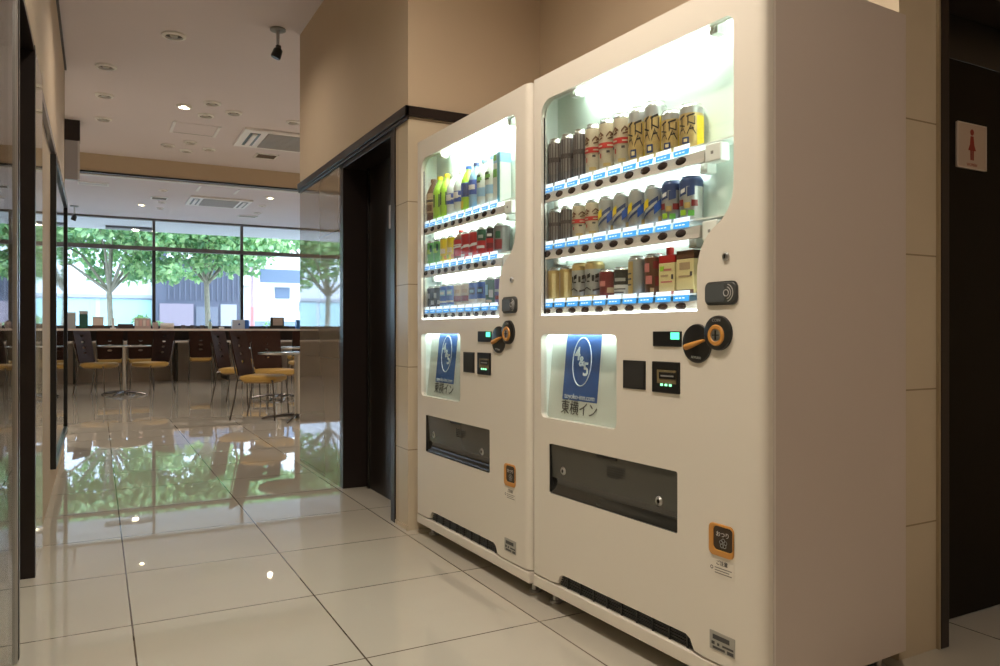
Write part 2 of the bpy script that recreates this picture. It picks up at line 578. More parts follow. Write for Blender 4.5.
DL = [
    (.496, 5.99, .085, 'unlit white ringed downlight nearest to the viewer, alone in the ceiling', 0),
    (.065, 6.95, .08, 'unlit downlight, nearest of the row of three along the cafe opening wall', 0),
    (.06, 7.81, .08, 'unlit downlight, middle of the row of three along the cafe opening wall', 0),
    (.058, 8.68, .08, 'unlit downlight, farthest of the row of three, next to the hanging screen box', 0),
    (.737, 7.83, .07, 'glowing warm downlight, the only lit one in front of the ceiling beam', 1),
    (.964, 7.60, .08, 'unlit downlight, nearest of the three clustered beside the lit lamp', 0),
    (.962, 8.06, .08, 'unlit downlight, farthest of the three clustered beside the lit lamp', 0),
    (1.192, 7.83, .08, 'unlit downlight, the one nearest the ceiling air conditioner among the three clustered', 0),
    (1.79, 7.90, .075, 'unlit downlight close to the painted wall, just before the ceiling air conditioner', 0),
    (.727, 9.56, .075, 'unlit downlight before the beam, the one nearest the hanging screen box', 0),
    (.938, 9.29, .075, 'unlit downlight before the beam, nearest to the pair of white ceiling strips', 0),
    (.94, 9.75, .075, 'unlit downlight before the beam, closest to the beam itself', 0),
    (1.173, 9.54, .075, 'unlit downlight before the beam, nearest the small brown ceiling vent', 0),
]
for x, y, r, lb, lit in DL:
    downlight(x, y, CZ, r, lb, lit)
DF = [
    (.70, 14.85, .075, 'glowing warm downlight over the round cafe table, beyond the ceiling beam', 1),
    (2.573, 13.07, .075, 'glowing warm downlight beyond the beam, near the stone pier', 1),
    (1.0, 14.41, .07, 'unlit downlight beyond the beam, just next to the lit lamp over the table', 0),
    (.93, 13.18, .07, 'unlit downlight beyond the beam, nearest one before the far air conditioner', 0),
    (1.02, 15.13, .07, 'unlit downlight beyond the beam, closest to the shop window', 0),
    (2.62, 14.0, .07, 'unlit downlight beyond the far air conditioner, first of two near the pier', 0),
    (2.70, 14.9, .07, 'unlit downlight beyond the far air conditioner, second of two near the window', 0),
]
for x, y, r, lb, lit in DF:
    downlight(x, y, CZ2, r, lb, lit)
downlight(3.9, 11.6, CZ2, .075, 'glowing warm downlight of the cafe hidden behind the stone pier', 1)


def ceiling_ac(x, y, z, w, d, label):
    t = thing('ceiling_air_conditioner', label, 'air conditioner', (x, y, z), 0, 'ceiling air conditioners')
    M_ACW = mat('ac_white', (.93, .92, .93), .4)
    plate_ = MB().box(-w / 2, w / 2, -d / 2, d / 2, -.03, 0)
    plate_.build('panel', M_ACW, t, bevel=.008)
    g = MB()
    gw = w * .29
    for k in range(12):
        yy = -d * .42 + d * .84 * k / 12
        g.box(-gw, gw, yy, yy + d * .84 / 12 * .75, -.036, -.029)
    g.build('intake_grille', mat('ac_grille', (.36, .34, .33), .5), t)
    for s in (-1, 1):
        MB().box(s * w * .39 - .055, s * w * .39 + .055, -d * .36, d * .36, -.033, -.028).build('outlet_slot', M_BLACK, t)
        MB().box(s * w * .39 - .028, s * w * .39 + .022, -d * .34, d * .34, -.044, -.032).build('louver', M_ACW, t, bevel=.003)
    return t


ceiling_ac(1.98, 8.72, CZ, 1.20, .80, 'white ceiling air conditioner cassette before the beam, beside the painted wall')
ceiling_ac(1.87, 13.92, CZ2, 1.0, .90, 'white ceiling air conditioner cassette over the cafe seats, beyond the beam')


def vent(x, y, z, w, d, label, m):
    t = thing('ceiling_vent', label, 'vent', (x, y, z), 0, 'small ceiling vents')
    f_ = MB()
    for bx in [(-w / 2, w / 2, -d / 2, -d / 2 + .02, -.012, 0), (-w / 2, w / 2, d / 2 - .02, d / 2, -.012, 0), (-w / 2, -w / 2 + .02, -d / 2, d / 2, -.012, 0), (w / 2 - .02, w / 2, -d / 2, d / 2, -.012, 0)]:
        f_.box(*bx)
    f_.build('frame', M_RING, t)
    s_ = MB()
    for k in range(5):
        yy = -d / 2 + .02 + (d - .04) * k / 5
        s_.box(-w / 2 + .02, w / 2 - .02, yy, yy + (d - .04) / 5 * .7, -.009, -.002)
    s_.build('slats', m, t)


M_BRV = mat('brown_vent', (.14, .09, .05), .5)
vent(1.841, 9.59, CZ, .26, .26, 'small square brown slatted vent in the ceiling before the beam', M_BRV)
vent(-.05, 13.1, CZ2, .42, .22, 'white slatted vent in the far ceiling, above the framed board', mat('white_vent', (.75, .75, .78), .5))
vent(2.6, 15.4, CZ2, .35, .22, 'grey slatted vent in the far ceiling close to the shop window', mat('grey_vent', (.4, .38, .38), .5))
vent(.93, 14.0, CZ2, .26, .26, 'small brown slatted vent in the far ceiling by the lit lamp', M_BRV)
# access hatch with two bright strips
ht = thing('ceiling_hatch', 'flat ceiling access hatch with two bright white edge strips before the beam', 'ceiling hatch', (.925, 8.67, CZ))
MB().box(-.23, .23, -.22, .22, -.004, 0).build('hatch_panel', M_CEIL, ht)
MB().box(-.235, -.205, -.23, .23, -.012, 0).build('edge_strip', mat('bright_white', (.9, .9, .92), .35), ht)
MB().box(.205, .235, -.23, .23, -.012, 0).build('edge_strip', MATS['bright_white'], ht)
MB().box(-.20, .20, .215, .225, -.006, 0).build('seam', M_GREY, ht)
ht2 = thing('ceiling_hatch', 'flat ceiling access hatch with two bright strips, beyond the beam', 'ceiling hatch', (1.70, 12.75, CZ2))
MB().box(-.3, .3, -.22, .22, -.004, 0).build('hatch_panel', M_CEIL, ht2)
MB().box(-.305, -.27, -.23, .23, -.012, 0).build('edge_strip', MATS['bright_white'], ht2)
MB().box(.27, .305, -.23, .23, -.012, 0).build('edge_strip', MATS['bright_white'], ht2)


def ceiling_camera(x, y, z, s, label):
    t = thing('ceiling_spotlight', label, 'spotlight', (x, y, z), .4)
    MB().lathe([(.055 * s, 0), (.055 * s, -.012 * s), (.03 * s, -.016 * s)], (0, 0, 0), 20).build('mount_plate', M_GREY, t, True)
    MB().tube([(0, 0, -.01 * s), (0, 0, -.125 * s)], .012 * s, 12).build('stem', M_STEEL, t, True)
    MB().box(-.012 * s, .02 * s, -.012 * s, .012 * s, -.15 * s, -.115 * s).build('swivel', M_DKGREY, t, bevel=.003)
    MB().tube([(.006 * s, 0, -.135 * s), (.004 * s, .002 * s, -.148 * s), (-.010 * s, .012 * s, -.20 * s), (-.012 * s, .014 * s, -.207 * s)], [.020 * s, .032 * s, .036 * s, .033 * s], 16).build('lamp_head', M_BLACK, t, True)
    return t


ceiling_camera(1.142, 5.52, CZ, 1.0, 'black headed spotlight on a short grey stem under the near ceiling')
ceiling_camera(-.36, 15.6, CZ2, 1.25, 'small black spotlight hanging from the far ceiling by the shop window')


# ------------------------------------------------------------------ vending machine (local: x across, y into the body, z up)
def smooth_cut():
    """lower right edge of the display window, with its swept cut"""
    pts = [(.05, 1.003), (.783, 1.003), (.783, 1.10)]
    a, b, c = Vector((.783, 1.10)), Vector((.785, 1.185)), Vector((.850, 1.222))
    for k in range(1, 8):
        t = k / 7
        p = a * (1 - t) ** 2 + b * 2 * t * (1 - t) + c * t * t
        pts.append((p.x, p.y))
    a, b, c = Vector((.850, 1.222)), Vector((.907, 1.253)), Vector((.907, 1.33))
    for k in range(1, 8):
        t = k / 7
        p = a * (1 - t) ** 2 + b * 2 * t * (1 - t) + c * t * t
        pts.append((p.x, p.y))
    for k in range(7):
        an = math.radians(90 * k / 6)
        pts.append((.882 + .025 * math.cos(an), 1.720 + .025 * math.sin(an)))
    for k in range(9):
        an = math.radians(90 + 90 * k / 8)
        pts.append((.105 + .055 * math.cos(an), 1.69 + .055 * math.sin(an)))
    return pts


M_TAG = mat('price_tag_blue', (.05, .27, .62), .35, emit=(.06, .34, .80), estr=.45)  # glow imitates backlighting behind the tags, also on the white part
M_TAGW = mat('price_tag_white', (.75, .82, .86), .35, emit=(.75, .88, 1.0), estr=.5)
M_BTN = mat('selector_button', (.045, .030, .026), .25)
M_RAIL = mat('price_rail', (.60, .56, .52), .35)
M_POSTER = mat('poster_blue', (.030, .105, .36), .35)
M_PALE = mat('poster_pale_print', (.72, .80, .85), .4)
M_INK = mat('dark_ink', (.06, .06, .06), .5)
BTN_Z = (1.417, 1.219, 1.019)
PITCH = .0716
U0 = .0605


def make_machine():
    R = thing('vending_machine', 'white drinks vending machine', 'vending machine')
    door = plate('front_door', [
        [(0.03, .100), (.125, .100), (.150, .104), (.162, .130), (.178, .138), (.742, .138), (.758, .130), (.772, .104), (.80, .100), (.97, .100), (.97, 1.832), (.03, 1.832)],
        smooth_cut(), rrect(.05, .455, .652, .938, .02), rrect(.100, .711, .398, .567, .006)],
        0, .0235, M_WHITE, R, .0)
    # rounded front edges along the two sides
    for sd in (0, 1):
        prof = [(.03, 0)] + [(.03 - .03 * math.sin(math.radians(9 * k)), .022 * (1 - math.cos(math.radians(9 * k)))) for k in range(1, 11)] + [(0, .034), (.03, .034)]
        if not sd:
            prof = [(.03, 0)] + [(.010 - .010 * math.sin(math.radians(9 * k)), .010 * (1 - math.cos(math.radians(9 * k)))) for k in range(0, 11)] + [(0, .034), (.03, .034)]
        if sd:
            prof = [(1 - u, y) for u, y in prof]
        n = len(prof)
        sb = MB()
        sb.add([(u, y, .100) for u, y in prof] + [(u, y, 1.832) for u, y in prof],
               [(k, (k + 1) % n, n + (k + 1) % n, n + k) for k in range(n)] + [tuple(range(n)), tuple(n + k for k in reversed(range(n)))])
        sb.build('door_edge', M_WHITE, door, True)
    plate('display_liner', [[(.004, .104), (.996, .104), (.996, 1.828), (.004, 1.828)],
          rrect(.020, .935, .985, 1.775, .004), rrect(.040, .465, .645, .952, .004), rrect(.095, .716, .36, .575, .004)],
          .0235, .145, M_LINER, R)
    body = MB().box(.001, .999, .043, .6, .058, 1.830)
    body.v, body.f, body.m = [], [], []
    # shell: sides, top, back, bottom
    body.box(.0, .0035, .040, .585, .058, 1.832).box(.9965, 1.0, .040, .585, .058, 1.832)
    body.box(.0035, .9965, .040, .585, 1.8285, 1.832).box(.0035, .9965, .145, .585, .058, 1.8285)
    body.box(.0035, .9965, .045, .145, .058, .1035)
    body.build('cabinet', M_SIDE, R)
    MB().box(.9962, 1.0015, .036, .041, .10, 1.832).build('door_seam', mat('pale_seam', (.75, .70, .66), .3), R)
    plate('plinth', [rrect(.0, 1.0, .054, .094, .004)], .0, .045, M_WHITE, R, .004)
    vg = MB()
    vg.box(.13, .80, .030, .034, .094, .140)
    for k in range(5):
        zz = .097 + k * .0085
        vg.box(.15, .78, .012, .030, zz, zz + .004)
    for k in range(9):
        x = .19 + k * .068
        vg.box(x, x + .006, .010, .030, .095, .138)
    vg.build('vent_grille', M_BLACK, R)
    for x in (.055, .945):
        for y in (.06, .54):
            MB().lathe([(.022, 0), (.022, .008), (.011, .010), (.011, .03), (.016, .032), (.016, .040), (.009, .041), (.009, .058)], (x, y, 0), 14).build('foot', M_STEEL, R, True)
    # display window
    MB().box(.020, .935, .0925, .097, .985, 1.775).build('display_back', mat('display_back_white', (.72, .82, .76), .45), R)
    wg = plate('window_glass', [smooth_cut()], .014, .018, M_GLASS, R)
    wg.scale = (1, 1, 1)
    MB().box(.0505, .0545, .0115, .0138, 1.01, 1.69).build('window_gasket', M_BLACK, R)
    # tube lamps
    def lamp(x0, x1, y, z, r, m):
        t = MB().lathe([(r, x0), (r, x1)], (0, y, z), 14, 'x').build('light_tube', m, R, True)
        for a, b in ((x0 - .03, x0), (x1, x1 + .03)):
            MB().box(a, b, y - .016, y + .020, z - .02, z + .016).build('lamp_socket', M_LINER, t, bevel=.003)
            MB().box(a + .008, b - .008, y - .019, y + .018, z - .014, z + .018).build('socket_clip', M_LINER, t, bevel=.002)
    lamp(.215, .800, .042, 1.748, .013, M_TUBE)
    MB().tube([(.925, .050, 1.27), (.925, .050, 1.73)], .006, 10).build('side_light_tube', mat('fill_tube_side', (.9, .95, .9), .4, emit=(.90, 1.0, .94), estr=3.5), R, True)  # unseen tube, added to brighten the display's left wall and the cans
    lamp(.08, .74, .068, BTN_Z[0] - .020, .008, M_TUBE2)
    lamp(.08, .70, .068, BTN_Z[1] - .020, .007, mat('fluorescent_tube_dim', (.9, .95, .9), .4, emit=(.88, 1.0, .95), estr=1.6))
    MB().box(.052, .782, .0105, .0135, .9995, 1.0075).box(.774, .782, .0105, .0135, 1.0075, 1.085).build('glowing_border', mat('glowing_border_white', (.9, .95, .95), .4, emit=(.9, 1.0, .98), estr=4.0), R)  # border of the bottom row; upright leg glows to stand in for lamp light
    MB().box(.06, .44, .045, .060, .940, .948).build('sign_lamp', mat('sign_lamp_white', (.9, .95, .95), .4, emit=(.85, 1.0, .95), estr=7.0), R)
    # shelves with price rails
    for row, bz in enumerate(BTN_Z):
        zf = bz + .034
        MB().box(.03, .935 if row < 2 else .80, .0305, .092, zf - .005, zf).build('shelf', M_LINER, R)
        x1 = .79 if row == 0 else .775
        rail = MB()
        rail.add([(.03, .016, bz - .020), (x1, .016, bz - .020), (x1, .022, bz + .013), (.03, .022, bz + .013), (.03, .030, bz - .020), (x1, .030, bz - .020), (x1, .030, bz + .013), (.03, .030, bz + .013)],
                 [(0, 1, 2, 3), (4, 7, 6, 5), (0, 4, 5, 1), (3, 2, 6, 7), (0, 3, 7, 4), (1, 5, 6, 2)])
        rail = rail.build('price_rail', M_RAIL, R)
        for k in range(10):
            u = U0 + PITCH * k
            b = MB().lathe([(.0001, .004), (.013, .0035), (.0195, .001), (.0205, -.004)], (0, 0, 0), 18, 'y').build('select_button', M_BTN, rail, True)
            b.scale = (1.0, 1, .56)
            b.location = (u, .0185, bz - .002)
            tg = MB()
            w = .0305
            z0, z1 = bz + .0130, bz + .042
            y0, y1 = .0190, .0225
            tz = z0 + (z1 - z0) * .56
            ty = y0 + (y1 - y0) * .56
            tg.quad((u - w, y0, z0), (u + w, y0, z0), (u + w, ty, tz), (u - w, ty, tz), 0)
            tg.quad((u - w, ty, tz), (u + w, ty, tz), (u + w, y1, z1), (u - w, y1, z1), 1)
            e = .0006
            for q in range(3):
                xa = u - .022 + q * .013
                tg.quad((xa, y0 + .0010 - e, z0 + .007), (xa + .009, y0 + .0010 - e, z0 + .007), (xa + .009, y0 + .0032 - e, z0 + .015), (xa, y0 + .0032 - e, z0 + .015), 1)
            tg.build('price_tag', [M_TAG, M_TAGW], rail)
    for (a, b, z0, z1) in ((.795, .850, 1.392, 1.440), (.785, .838, 1.188, 1.240)):
        eb = MB().box(a, b, .016, .05, z0, z1).build('shelf_end_box', M_LINER, R, bevel=.004)
        MB().box(a + .022, a + .030, .0148, .0162, z0 + .02, z0 + .028).build('screw', M_GREY, eb)
    MB().box(.776, .783, .018, .084, .985, 1.09).build('display_divider', M_LINER, R)
    # sign compartment, leaning card with poster
    sp = bpy.data.objects.new('sign_card', None)
    MBc = MB()
    MBc.add([(.040, .032, .645), (.465, .032, .645), (.465, .062, .952), (.040, .062, .952), (.040, .036, .645), (.465, .036, .645), (.465, .066, .952), (.040, .066, .952)],
            [(0, 1, 2, 3), (4, 7, 6, 5), (0, 4, 5, 1), (3, 2, 6, 7), (0, 3, 7, 4), (1, 5, 6, 2)])
    card = MBc.build('sign_card', mat('sign_card_white', (.72, .76, .72), .45), R)
    lean = math.atan2(.030, .307)

    def on_card(u, z, lift=.001):
        return (u, .032 + (z - .645) * .030 / .307 - lift, z)
    RC = (PI / 2 - lean, 0, 0)
    pu0, pu1, pz0, pz1 = .123, .312, .718, .948
    ps = MB()
    ps.quad(on_card(pu0, pz0), on_card(pu1, pz0), on_card(pu1, pz1), on_card(pu0, pz1))
    ps.quad(on_card(pu0, pz0, 0), on_card(pu1, pz0, 0), on_card(pu1, pz1, 0), on_card(pu0, pz1, 0))
    poster = ps.build('poster', M_POSTER, card)
    ring = []
    cu, cz = (pu0 + pu1) / 2, .848
    for k in range(48):
        a = 2 * PI * k / 48
        ring.append(on_card(cu + .050 * math.cos(a), cz + .080 * math.sin(a), .0016))
    MB().tube(ring, .0018, 6, closed=True).build('oval_ring', M_PALE, poster)
    for ch, du, dz, sz in (('4', -.026, .024, .062), ('&', -.001, .000, .046), ('5', .024, -.026, .062)):
        text('emblem_character', ch, sz, M_PALE, poster, on_card(cu + du, cz + dz, .0018), RC, bold=.0012)
    text('web_address', 'toyoko-inn.com', .0255, M_PALE, poster, on_card(cu, .731, .0018), RC)
    text('hotel_name', '東横イン', .050, M_INK, card, on_card(cu + .002, .690, .0018), RC)
    plate('sign_glass', [rrect(.05, .455, .652, .938, .02)], .012, .015, M_GLASS, R)
    # delivery hatch
    fl = MB()
    fl.add([(.1015, .006, .5655), (.7095, .006, .5655), (.7095, .012, .452), (.1015, .012, .452), (.1015, .010, .5655), (.7095, .010, .5655), (.7095, .016, .452), (.1015, .016, .452)],
           [(0, 3, 2, 1), (4, 5, 6, 7), (0, 1, 5, 4), (3, 7, 6, 2), (0, 4, 7, 3), (1, 2, 6, 5)])
    fo = fl.build('delivery_flap', mat('smoked_plastic', (.065, .065, .055), .16, coat=.4), R)
    lp = MB()
    prof = [(.012, .452), (.016, .440), (.018, .428), (.012, .414), (.006, .404), (.006, .399), (.024, .399), (.024, .452)]
    lp.add([(.1015, y, z) for y, z in prof] + [(.7095, y, z) for y, z in prof], [(k, (k + 1) % 8, 8 + (k + 1) % 8, 8 + k) for k in range(8)] + [tuple(reversed(range(8))), tuple(range(8, 16))])
    lp.build('flap_lip', mat('smoked_lip', (.030, .030, .027), .12, coat=.4), fo, True)
    MB().box(.096, .715, .10, .144, .361, .574).build('delivery_chamber', M_BLACK, R)
    MB().box(.0985, .1012, .002, .034, .399, .566).box(.7098, .7125, .002, .034, .399, .566).box(.0985, .7125, .002, .034, .3965, .399).build('hatch_edge', M_BLACK, R)
    for x, z in ((.168, .482), (.628, .470)):
        MB().lathe([(.006, .004), (.010, .005), (.014, .001), (.014, -.004)], (x, .0105, z), 18, 'y', caps=False).build('flap_boss', M_STEEL, fo, True)
    tt = MB()
    for k in range(5):
        z = .533 - k * .0075
        y = .006 + (.5655 - z) * .006 / .1135 - .0006
        tt.quad((.40, y, z), (.40 + (.085 if k < 4 else .065), y, z), (.40 + (.085 if k < 4 else .065), y - .0002, z + .0045), (.40, y - .0002, z + .0045))
    tt.build('flap_notice', mat('notice_black', (.018, .018, .016), .5), fo)
    MB().box(.35, .45, .003, .0055, .557, .5655).build('flap_tab', M_BLACK, fo)
    # controls
    dp = MB().box(.617, .728, -.004, .004, .907, .949).build('price_display', M_BLACK, R, bevel=.002)
    MB().box(.690, .722, -.0052, -.003, .927, .946).build('digits', M_LED, dp)
    dl = MB().lathe([(.0001, .008), (.042, .0075), (.050, .005), (.052, .001), (.052, -.004)], (.785, 0, .917), 40, 'y').build('coin_dial', M_BLACK, R, True)
    MB().tube([(.818, -.009, .926), (.800, -.010, .921), (.772, -.011, .912), (.752, -.010, .907)], [.003, .0055, .008, .0085], 12).build('return_lever', M_ORANGE, dl, True)
    text('dial_text', 'RETURN', .009, M_GREY, dl, (.787, -.0082, .880), (PI / 2, .1, 0))
    cs = MB().lathe([(.0001, .011), (.040, .0105), (.044, .008), (.045, .002), (.045, -.004)], (.860, 0, .945), 40, 'y').build('coin_slot_disc', M_BLACK, R, True)
    MB().lathe([(.015, .011), (.018, .0145), (.025, .0145), (.028, .010)], (.859, 0, .939), 32, 'y', caps=False).build('orange_ring', M_ORANGE, cs, True)
    MB().lathe([(.0001, .0125), (.016, .012), (.016, .010)], (.859, 0, .939), 24, 'y').build('slot_face', M_STEEL, cs, True)
    MB().box(.857, .861, -.0140, -.011, .927, .952).build('slot', M_BLACK, cs)
    MB().box(.848, .870, -.0136, -.011, .938, .941).build('slot_bar', M_DKGREY, cs)
    text('coin_text', 'COIN', .011, M_GREY, cs, (.860, -.0110, .977), (PI / 2, 0, 0))
    bp = MB().box(.487, .585, -.003, .004, .781, .864).build('blank_pad', M_BLACK, R, bevel=.002)
    MB().box(.492, .580, -.0042, -.002, .786, .859).build('pad_face', mat('matt_black', (.018, .017, .016), .6), bp)
    br = MB().box(.614, .722, -.005, .004, .778, .865).build('bill_reader', M_BLACK, R, bevel=.003)
    MB().box(.638, .712, -.007, -.004, .805, .842).build('bill_window', mat('bill_beige', (.20, .16, .08), .4), br)
    MB().box(.648, .712, -.0086, -.006, .818, .836).build('bill_slot', M_BLACK, br)
    MB().box(.655, .705, -.0095, -.008, .824, .828).build('bill_lip', M_GREY, br)
    for k in range(3):
        MB().box(.652 + k * .017, .660 + k * .017, -.0072, -.004, .798, .804).build('indicator', M_GREENDOT, br)
    em = plate('card_reader', [rrect(.818, .919, 1.019, 1.073, .015)], -.007, .004, mat('reader_dark_grey', (.055, .06, .06), .3), R, .003)
    plate('reader_rim', [rrect(.815, .922, 1.016, 1.076, .017), rrect(.818, .919, 1.019, 1.073, .015)], -.004, .002, M_DKGREY, em)
    plate('reader_window', [rrect(.821, .885, 1.024, 1.068, .004)], -.0085, -.006, mat('reader_grey', (.085, .095, .10), .25), em)
    for r0 in (.008, .015, .022):
        pts = []
        for k in range(25):
            a = math.radians(-75 + 150 * k / 24) if r0 > .01 else 2 * PI * k / 24
            pts.append((.890 + r0 * math.cos(a), -.0085, 1.046 + r0 * math.sin(a)))
        MB().tube(pts, .0012, 6).build('wave_mark', mat('mark_silver', (.5, .5, .5), .3), em)
    lk = MB().lathe([(.0001, .006), (.008, .006), (.011, .002), (.011, -.003)], (.883, 0, 1.138), 20, 'y').build('lock', M_STEEL, R, True)
    MB().box(.8815, .8845, -.0075, -.005, 1.133, 1.143).build('keyhole', M_BLACK, lk)
    # coin return cup, stickers
    plate('coin_return', [rrect(.827, .909, .376, .458, .014), rrect(.843, .907, .392, .452, .012)], -.004, .006, M_ORANGE, R, .002)
    cup = plate('return_cup', [rrect(.841, .909, .390, .454, .012)], -.002, .004, mat('cup_brown', (.045, .028, .015), .25), R)
    text('cup_text', 'おつり', .015, M_RAIL, cup, (.874, -.003, .432))
    for k in range(5):
        a = 2 * PI * k / 5 + PI / 2
        pts = [(.876 + .0075 * math.cos(a) + .005 * math.cos(b), -.003, .411 + .0075 * math.sin(a) + .005 * math.sin(b)) for b in [2 * PI * q / 12 for q in range(12)]]
        MB().tube(pts, .0008, 5, closed=True).build('rosette', M_GREY, cup)
    st = plate('notice_sticker', [rrect(.827, .909, .322, .366, .002)], -.0008, .001, mat('sticker_white', (.74, .70, .63), .4), R)
    text('sticker_heading', 'ご注意', .013, M_INK, st, (.870, -.0012, .358))
    for k in range(3):
        MB().box(.846, .902 - .008 * (k % 2), -.0011, -.0007, .331 + k * .0065, .3335 + k * .0065).build('sticker_line', mat('grey_ink', (.22, .20, .18), .5), st)
    MB().lathe([(.003, .0011), (.005, .0011)], (.836, 0, .343), 16, 'y', caps=False).build('sticker_mark', M_INK, st)
    rp = plate('rating_plate', [rrect(.829, .912, .132, .180, .002)], -.0015, .001, mat('plate_silver', (.40, .39, .36), .35, .3), R)
    for bx in [(.840, .895, .160, .172), (.836, .846, .146, .154), (.855, .862, .146, .153), (.872, .908, .147, .152), (.84, .88, .136, .142), (.888, .908, .135, .143)]:
        MB().box(bx[0], bx[1], -.0022, -.0014, bx[2], bx[3]).build('plate_print', M_INK, rp)
    return R


MACH = make_machine()
MACH.location = (1.357, 2.298, 0)
MACH.rotation_euler = (0, 0, math.atan2(-.979, .05))
MACH['label'] = 'white drinks vending machine nearest the restroom door, stocked with beer cans'
MACH['group'] = 'pair of white vending machines'
MACH2 = copy_tree(MACH)
MACH2.location = (1.3256, 3.315, 0)
MACH2.rotation_euler = (0, 0, math.atan2(-1.001, .0244))
M_TUBEB = mat('fluorescent_tube_bright', (.9, .95, .9), .4, emit=(.90, 1.0, .93), estr=18)
for ch in MACH2.children:
    if ch.name.startswith('light_tube'):
        ch.material_slots[0].link = 'OBJECT'
        ch.material_slots[0].material = M_TUBEB if ch.data.materials[0] is M_TUBE else mat('fluorescent_tube_soft_bright', (.9, .95, .9), .4, emit=(.88, 1.0, .95), estr=9)
MACH2['label'] = 'white drinks vending machine beside the stone pier, stocked with bottles and soft drinks'


# ------------------------------------------------------------------ drink samples
def C_(name, col, rough=.32, metal=0.0):
    return mat('drink_' + name, col, rough, metal)


ALU = mat('can_aluminium', (.70, .70, .68), .22, .85)
CC = {
    'silver': C_('silver', (.52, .53, .53), .28, .45), 'dkgrey': C_('dark_grey', (.27, .25, .245), .3, .3), 'line': C_('umber_line', (.075, .06, .06), .35),
    'cream': C_('cream', (.66, .58, .43), .35, .1), 'red': C_('red', (.52, .035, .03)), 'dkred': C_('dark_red', (.22, .03, .03)), 'black': C_('black', (.025, .022, .02)),
    'gold': C_('gold', (.66, .48, .20), .28, .4), 'yellow': C_('yellow', (.86, .66, .03)), 'blue': C_('blue', (.05, .13, .50)), 'navy': C_('navy', (.05, .075, .19)),
    'white': C_('white', (.80, .80, .78)), 'green': C_('green', (.16, .48, .09)), 'lime': C_('lime', (.40, .70, .06)), 'brown': C_('brown', (.16, .075, .04)),
    'pink': C_('pink', (.62, .22, .20)), 'teal': C_('teal', (.10, .40, .52)), 'purple': C_('purple', (.10, .06, .22)), 'dkgreen': C_('dark_green', (.03, .10, .05)),
    'orange': C_('orange', (.75, .35, .05)), 'sky': C_('sky', (.30, .55, .78)), 'tan': C_('tan', (.50, .36, .22)), 'clear': C_('clear_plastic', (.72, .80, .76), .12),
    'gapale': C_('pale_yellow', (.80, .68, .36)),
}


def patch(mb, r, a0, a1, z0, z1, mi=0, n=6, slant=0.0):
    """curved sticker on a cylinder of radius r (angle 0 faces the customer, positive towards the coin side)"""
    vs, fs = [], []
    for k in range(n + 1):
        a = math.radians(a0 + (a1 - a0) * k / n) - PI / 2
        dz = slant * k / n
        vs += [(r * math.cos(a), r * math.sin(a), z0 + dz), (r * math.cos(a), r * math.sin(a), z1 + dz)]
    for k in range(n):
        fs.append((2 * k, 2 * k + 2, 2 * k + 3, 2 * k + 1))
    mb.add(vs, fs, mi)


def make_can(root, r, h, bands, decals, top=None):
    """bands: (z fraction upto, colour); decals: (a0,a1,z0,z1,colour[,slant]) in degrees and fractions of the height"""
    cols = []
    zs = [0.0]
    for zf, c in bands:
        zs.append(zf)
        if c not in cols:
            cols.append(c)
    prof, mi = [(r * .80, 0), (r * .96, .008)], [cols.index(bands[0][1])]
    hb = h * .90
    for (zf, c) in bands:
        prof.append((r, max(.012, zf * hb)) if zf < 1 else (r, hb))
        mi.append(cols.index(c))
        if zf < 1:
            prof.append((r, zf * hb + .0003))
            mi.append(cols.index(c))
    mf = list(mi)
    MB().lathe(prof, (0, 0, 0), 24, mfun=lambda i, k: mf[min(i, len(mf) - 1)]).build('can_body', [CC[c] for c in cols], root, True)
    MB().lathe([(r, hb), (r * .97, h * .935), (r * .84, h * .975), (r * .86, h * .995), (r * .82, h), (r * .78, h * .985)], (0, 0, 0), 24).build('can_top', CC[top] if top else ALU, root, True)
    by = {}
    for d in decals:
        mb = by.setdefault(d[4], MB())
        lift = r + .0006 + .0004 * (len(by))
        patch(mb, lift, d[0], d[1], d[2] * hb, d[3] * hb, 0, 6, (d[5] * hb if len(d) > 5 else 0))
    for c, mb in by.items():
        mb.build('printed_mark', CC[c], root, True)


def make_bottle(root, r, h, liquid, label, cap, labelz=(.25, .62), decals=()):
    prof = [(r * .85, 0), (r, .008), (r * .97, h * .22), (r, h * .26), (r, h * .62), (r * .92, h * .70), (r * .62, h * .82), (r * .34, h * .89), (r * .34, h * .93)]
    MB().lathe(prof, (0, 0, 0), 22).build('bottle_body', CC[liquid], root, True)
    MB().lathe([(r * .42, h * .925), (r * .42, h * .995), (r * .36, h)], (0, 0, 0), 18).build('cap', CC[cap], root, True)
    MB().lathe([(r + .0008, h * labelz[0]), (r + .0008, h * labelz[1])], (0, 0, 0), 22, caps=False).build('label_wrap', CC[label], root, True)
    by = {}
    for d in decals:
        mb = by.setdefault(d[4], MB())
        patch(mb, r + .0016 + .0004 * len(by), d[0], d[1], d[2] * h, d[3] * h, 0, 6, (d[5] * h if len(d) > 5 else 0))
    for c, mb in by.items():
        mb.build('printed_mark', CC[c], root, True)


def make_carton(root, w, d, h, body, top, decals=(), cap=None):
    MB().box(-w / 2, w / 2, -d / 2, d / 2, 0, h * .80).build('carton_body', CC[body], root, bevel=.002)
    MB().box(-w / 2, w / 2, -d / 2, d / 2, h * .80, h).build('carton_top', CC[top], root, bevel=.002)
    by = {}
    for (x0, x1, z0, z1, c) in decals:
        by.setdefault(c, MB()).box(x0 * w, x1 * w, -d / 2 - .0008, -d / 2 + .0004, z0 * h, z1 * h)
    for c, mb in by.items():
        mb.build('printed_mark', CC[c], root)
    if cap:
        MB().lathe([(.011, h), (.011, h + .022), (.009, h + .024)], (-w * .18, 0, 0), 16).build('cap', CC[cap], root, True)


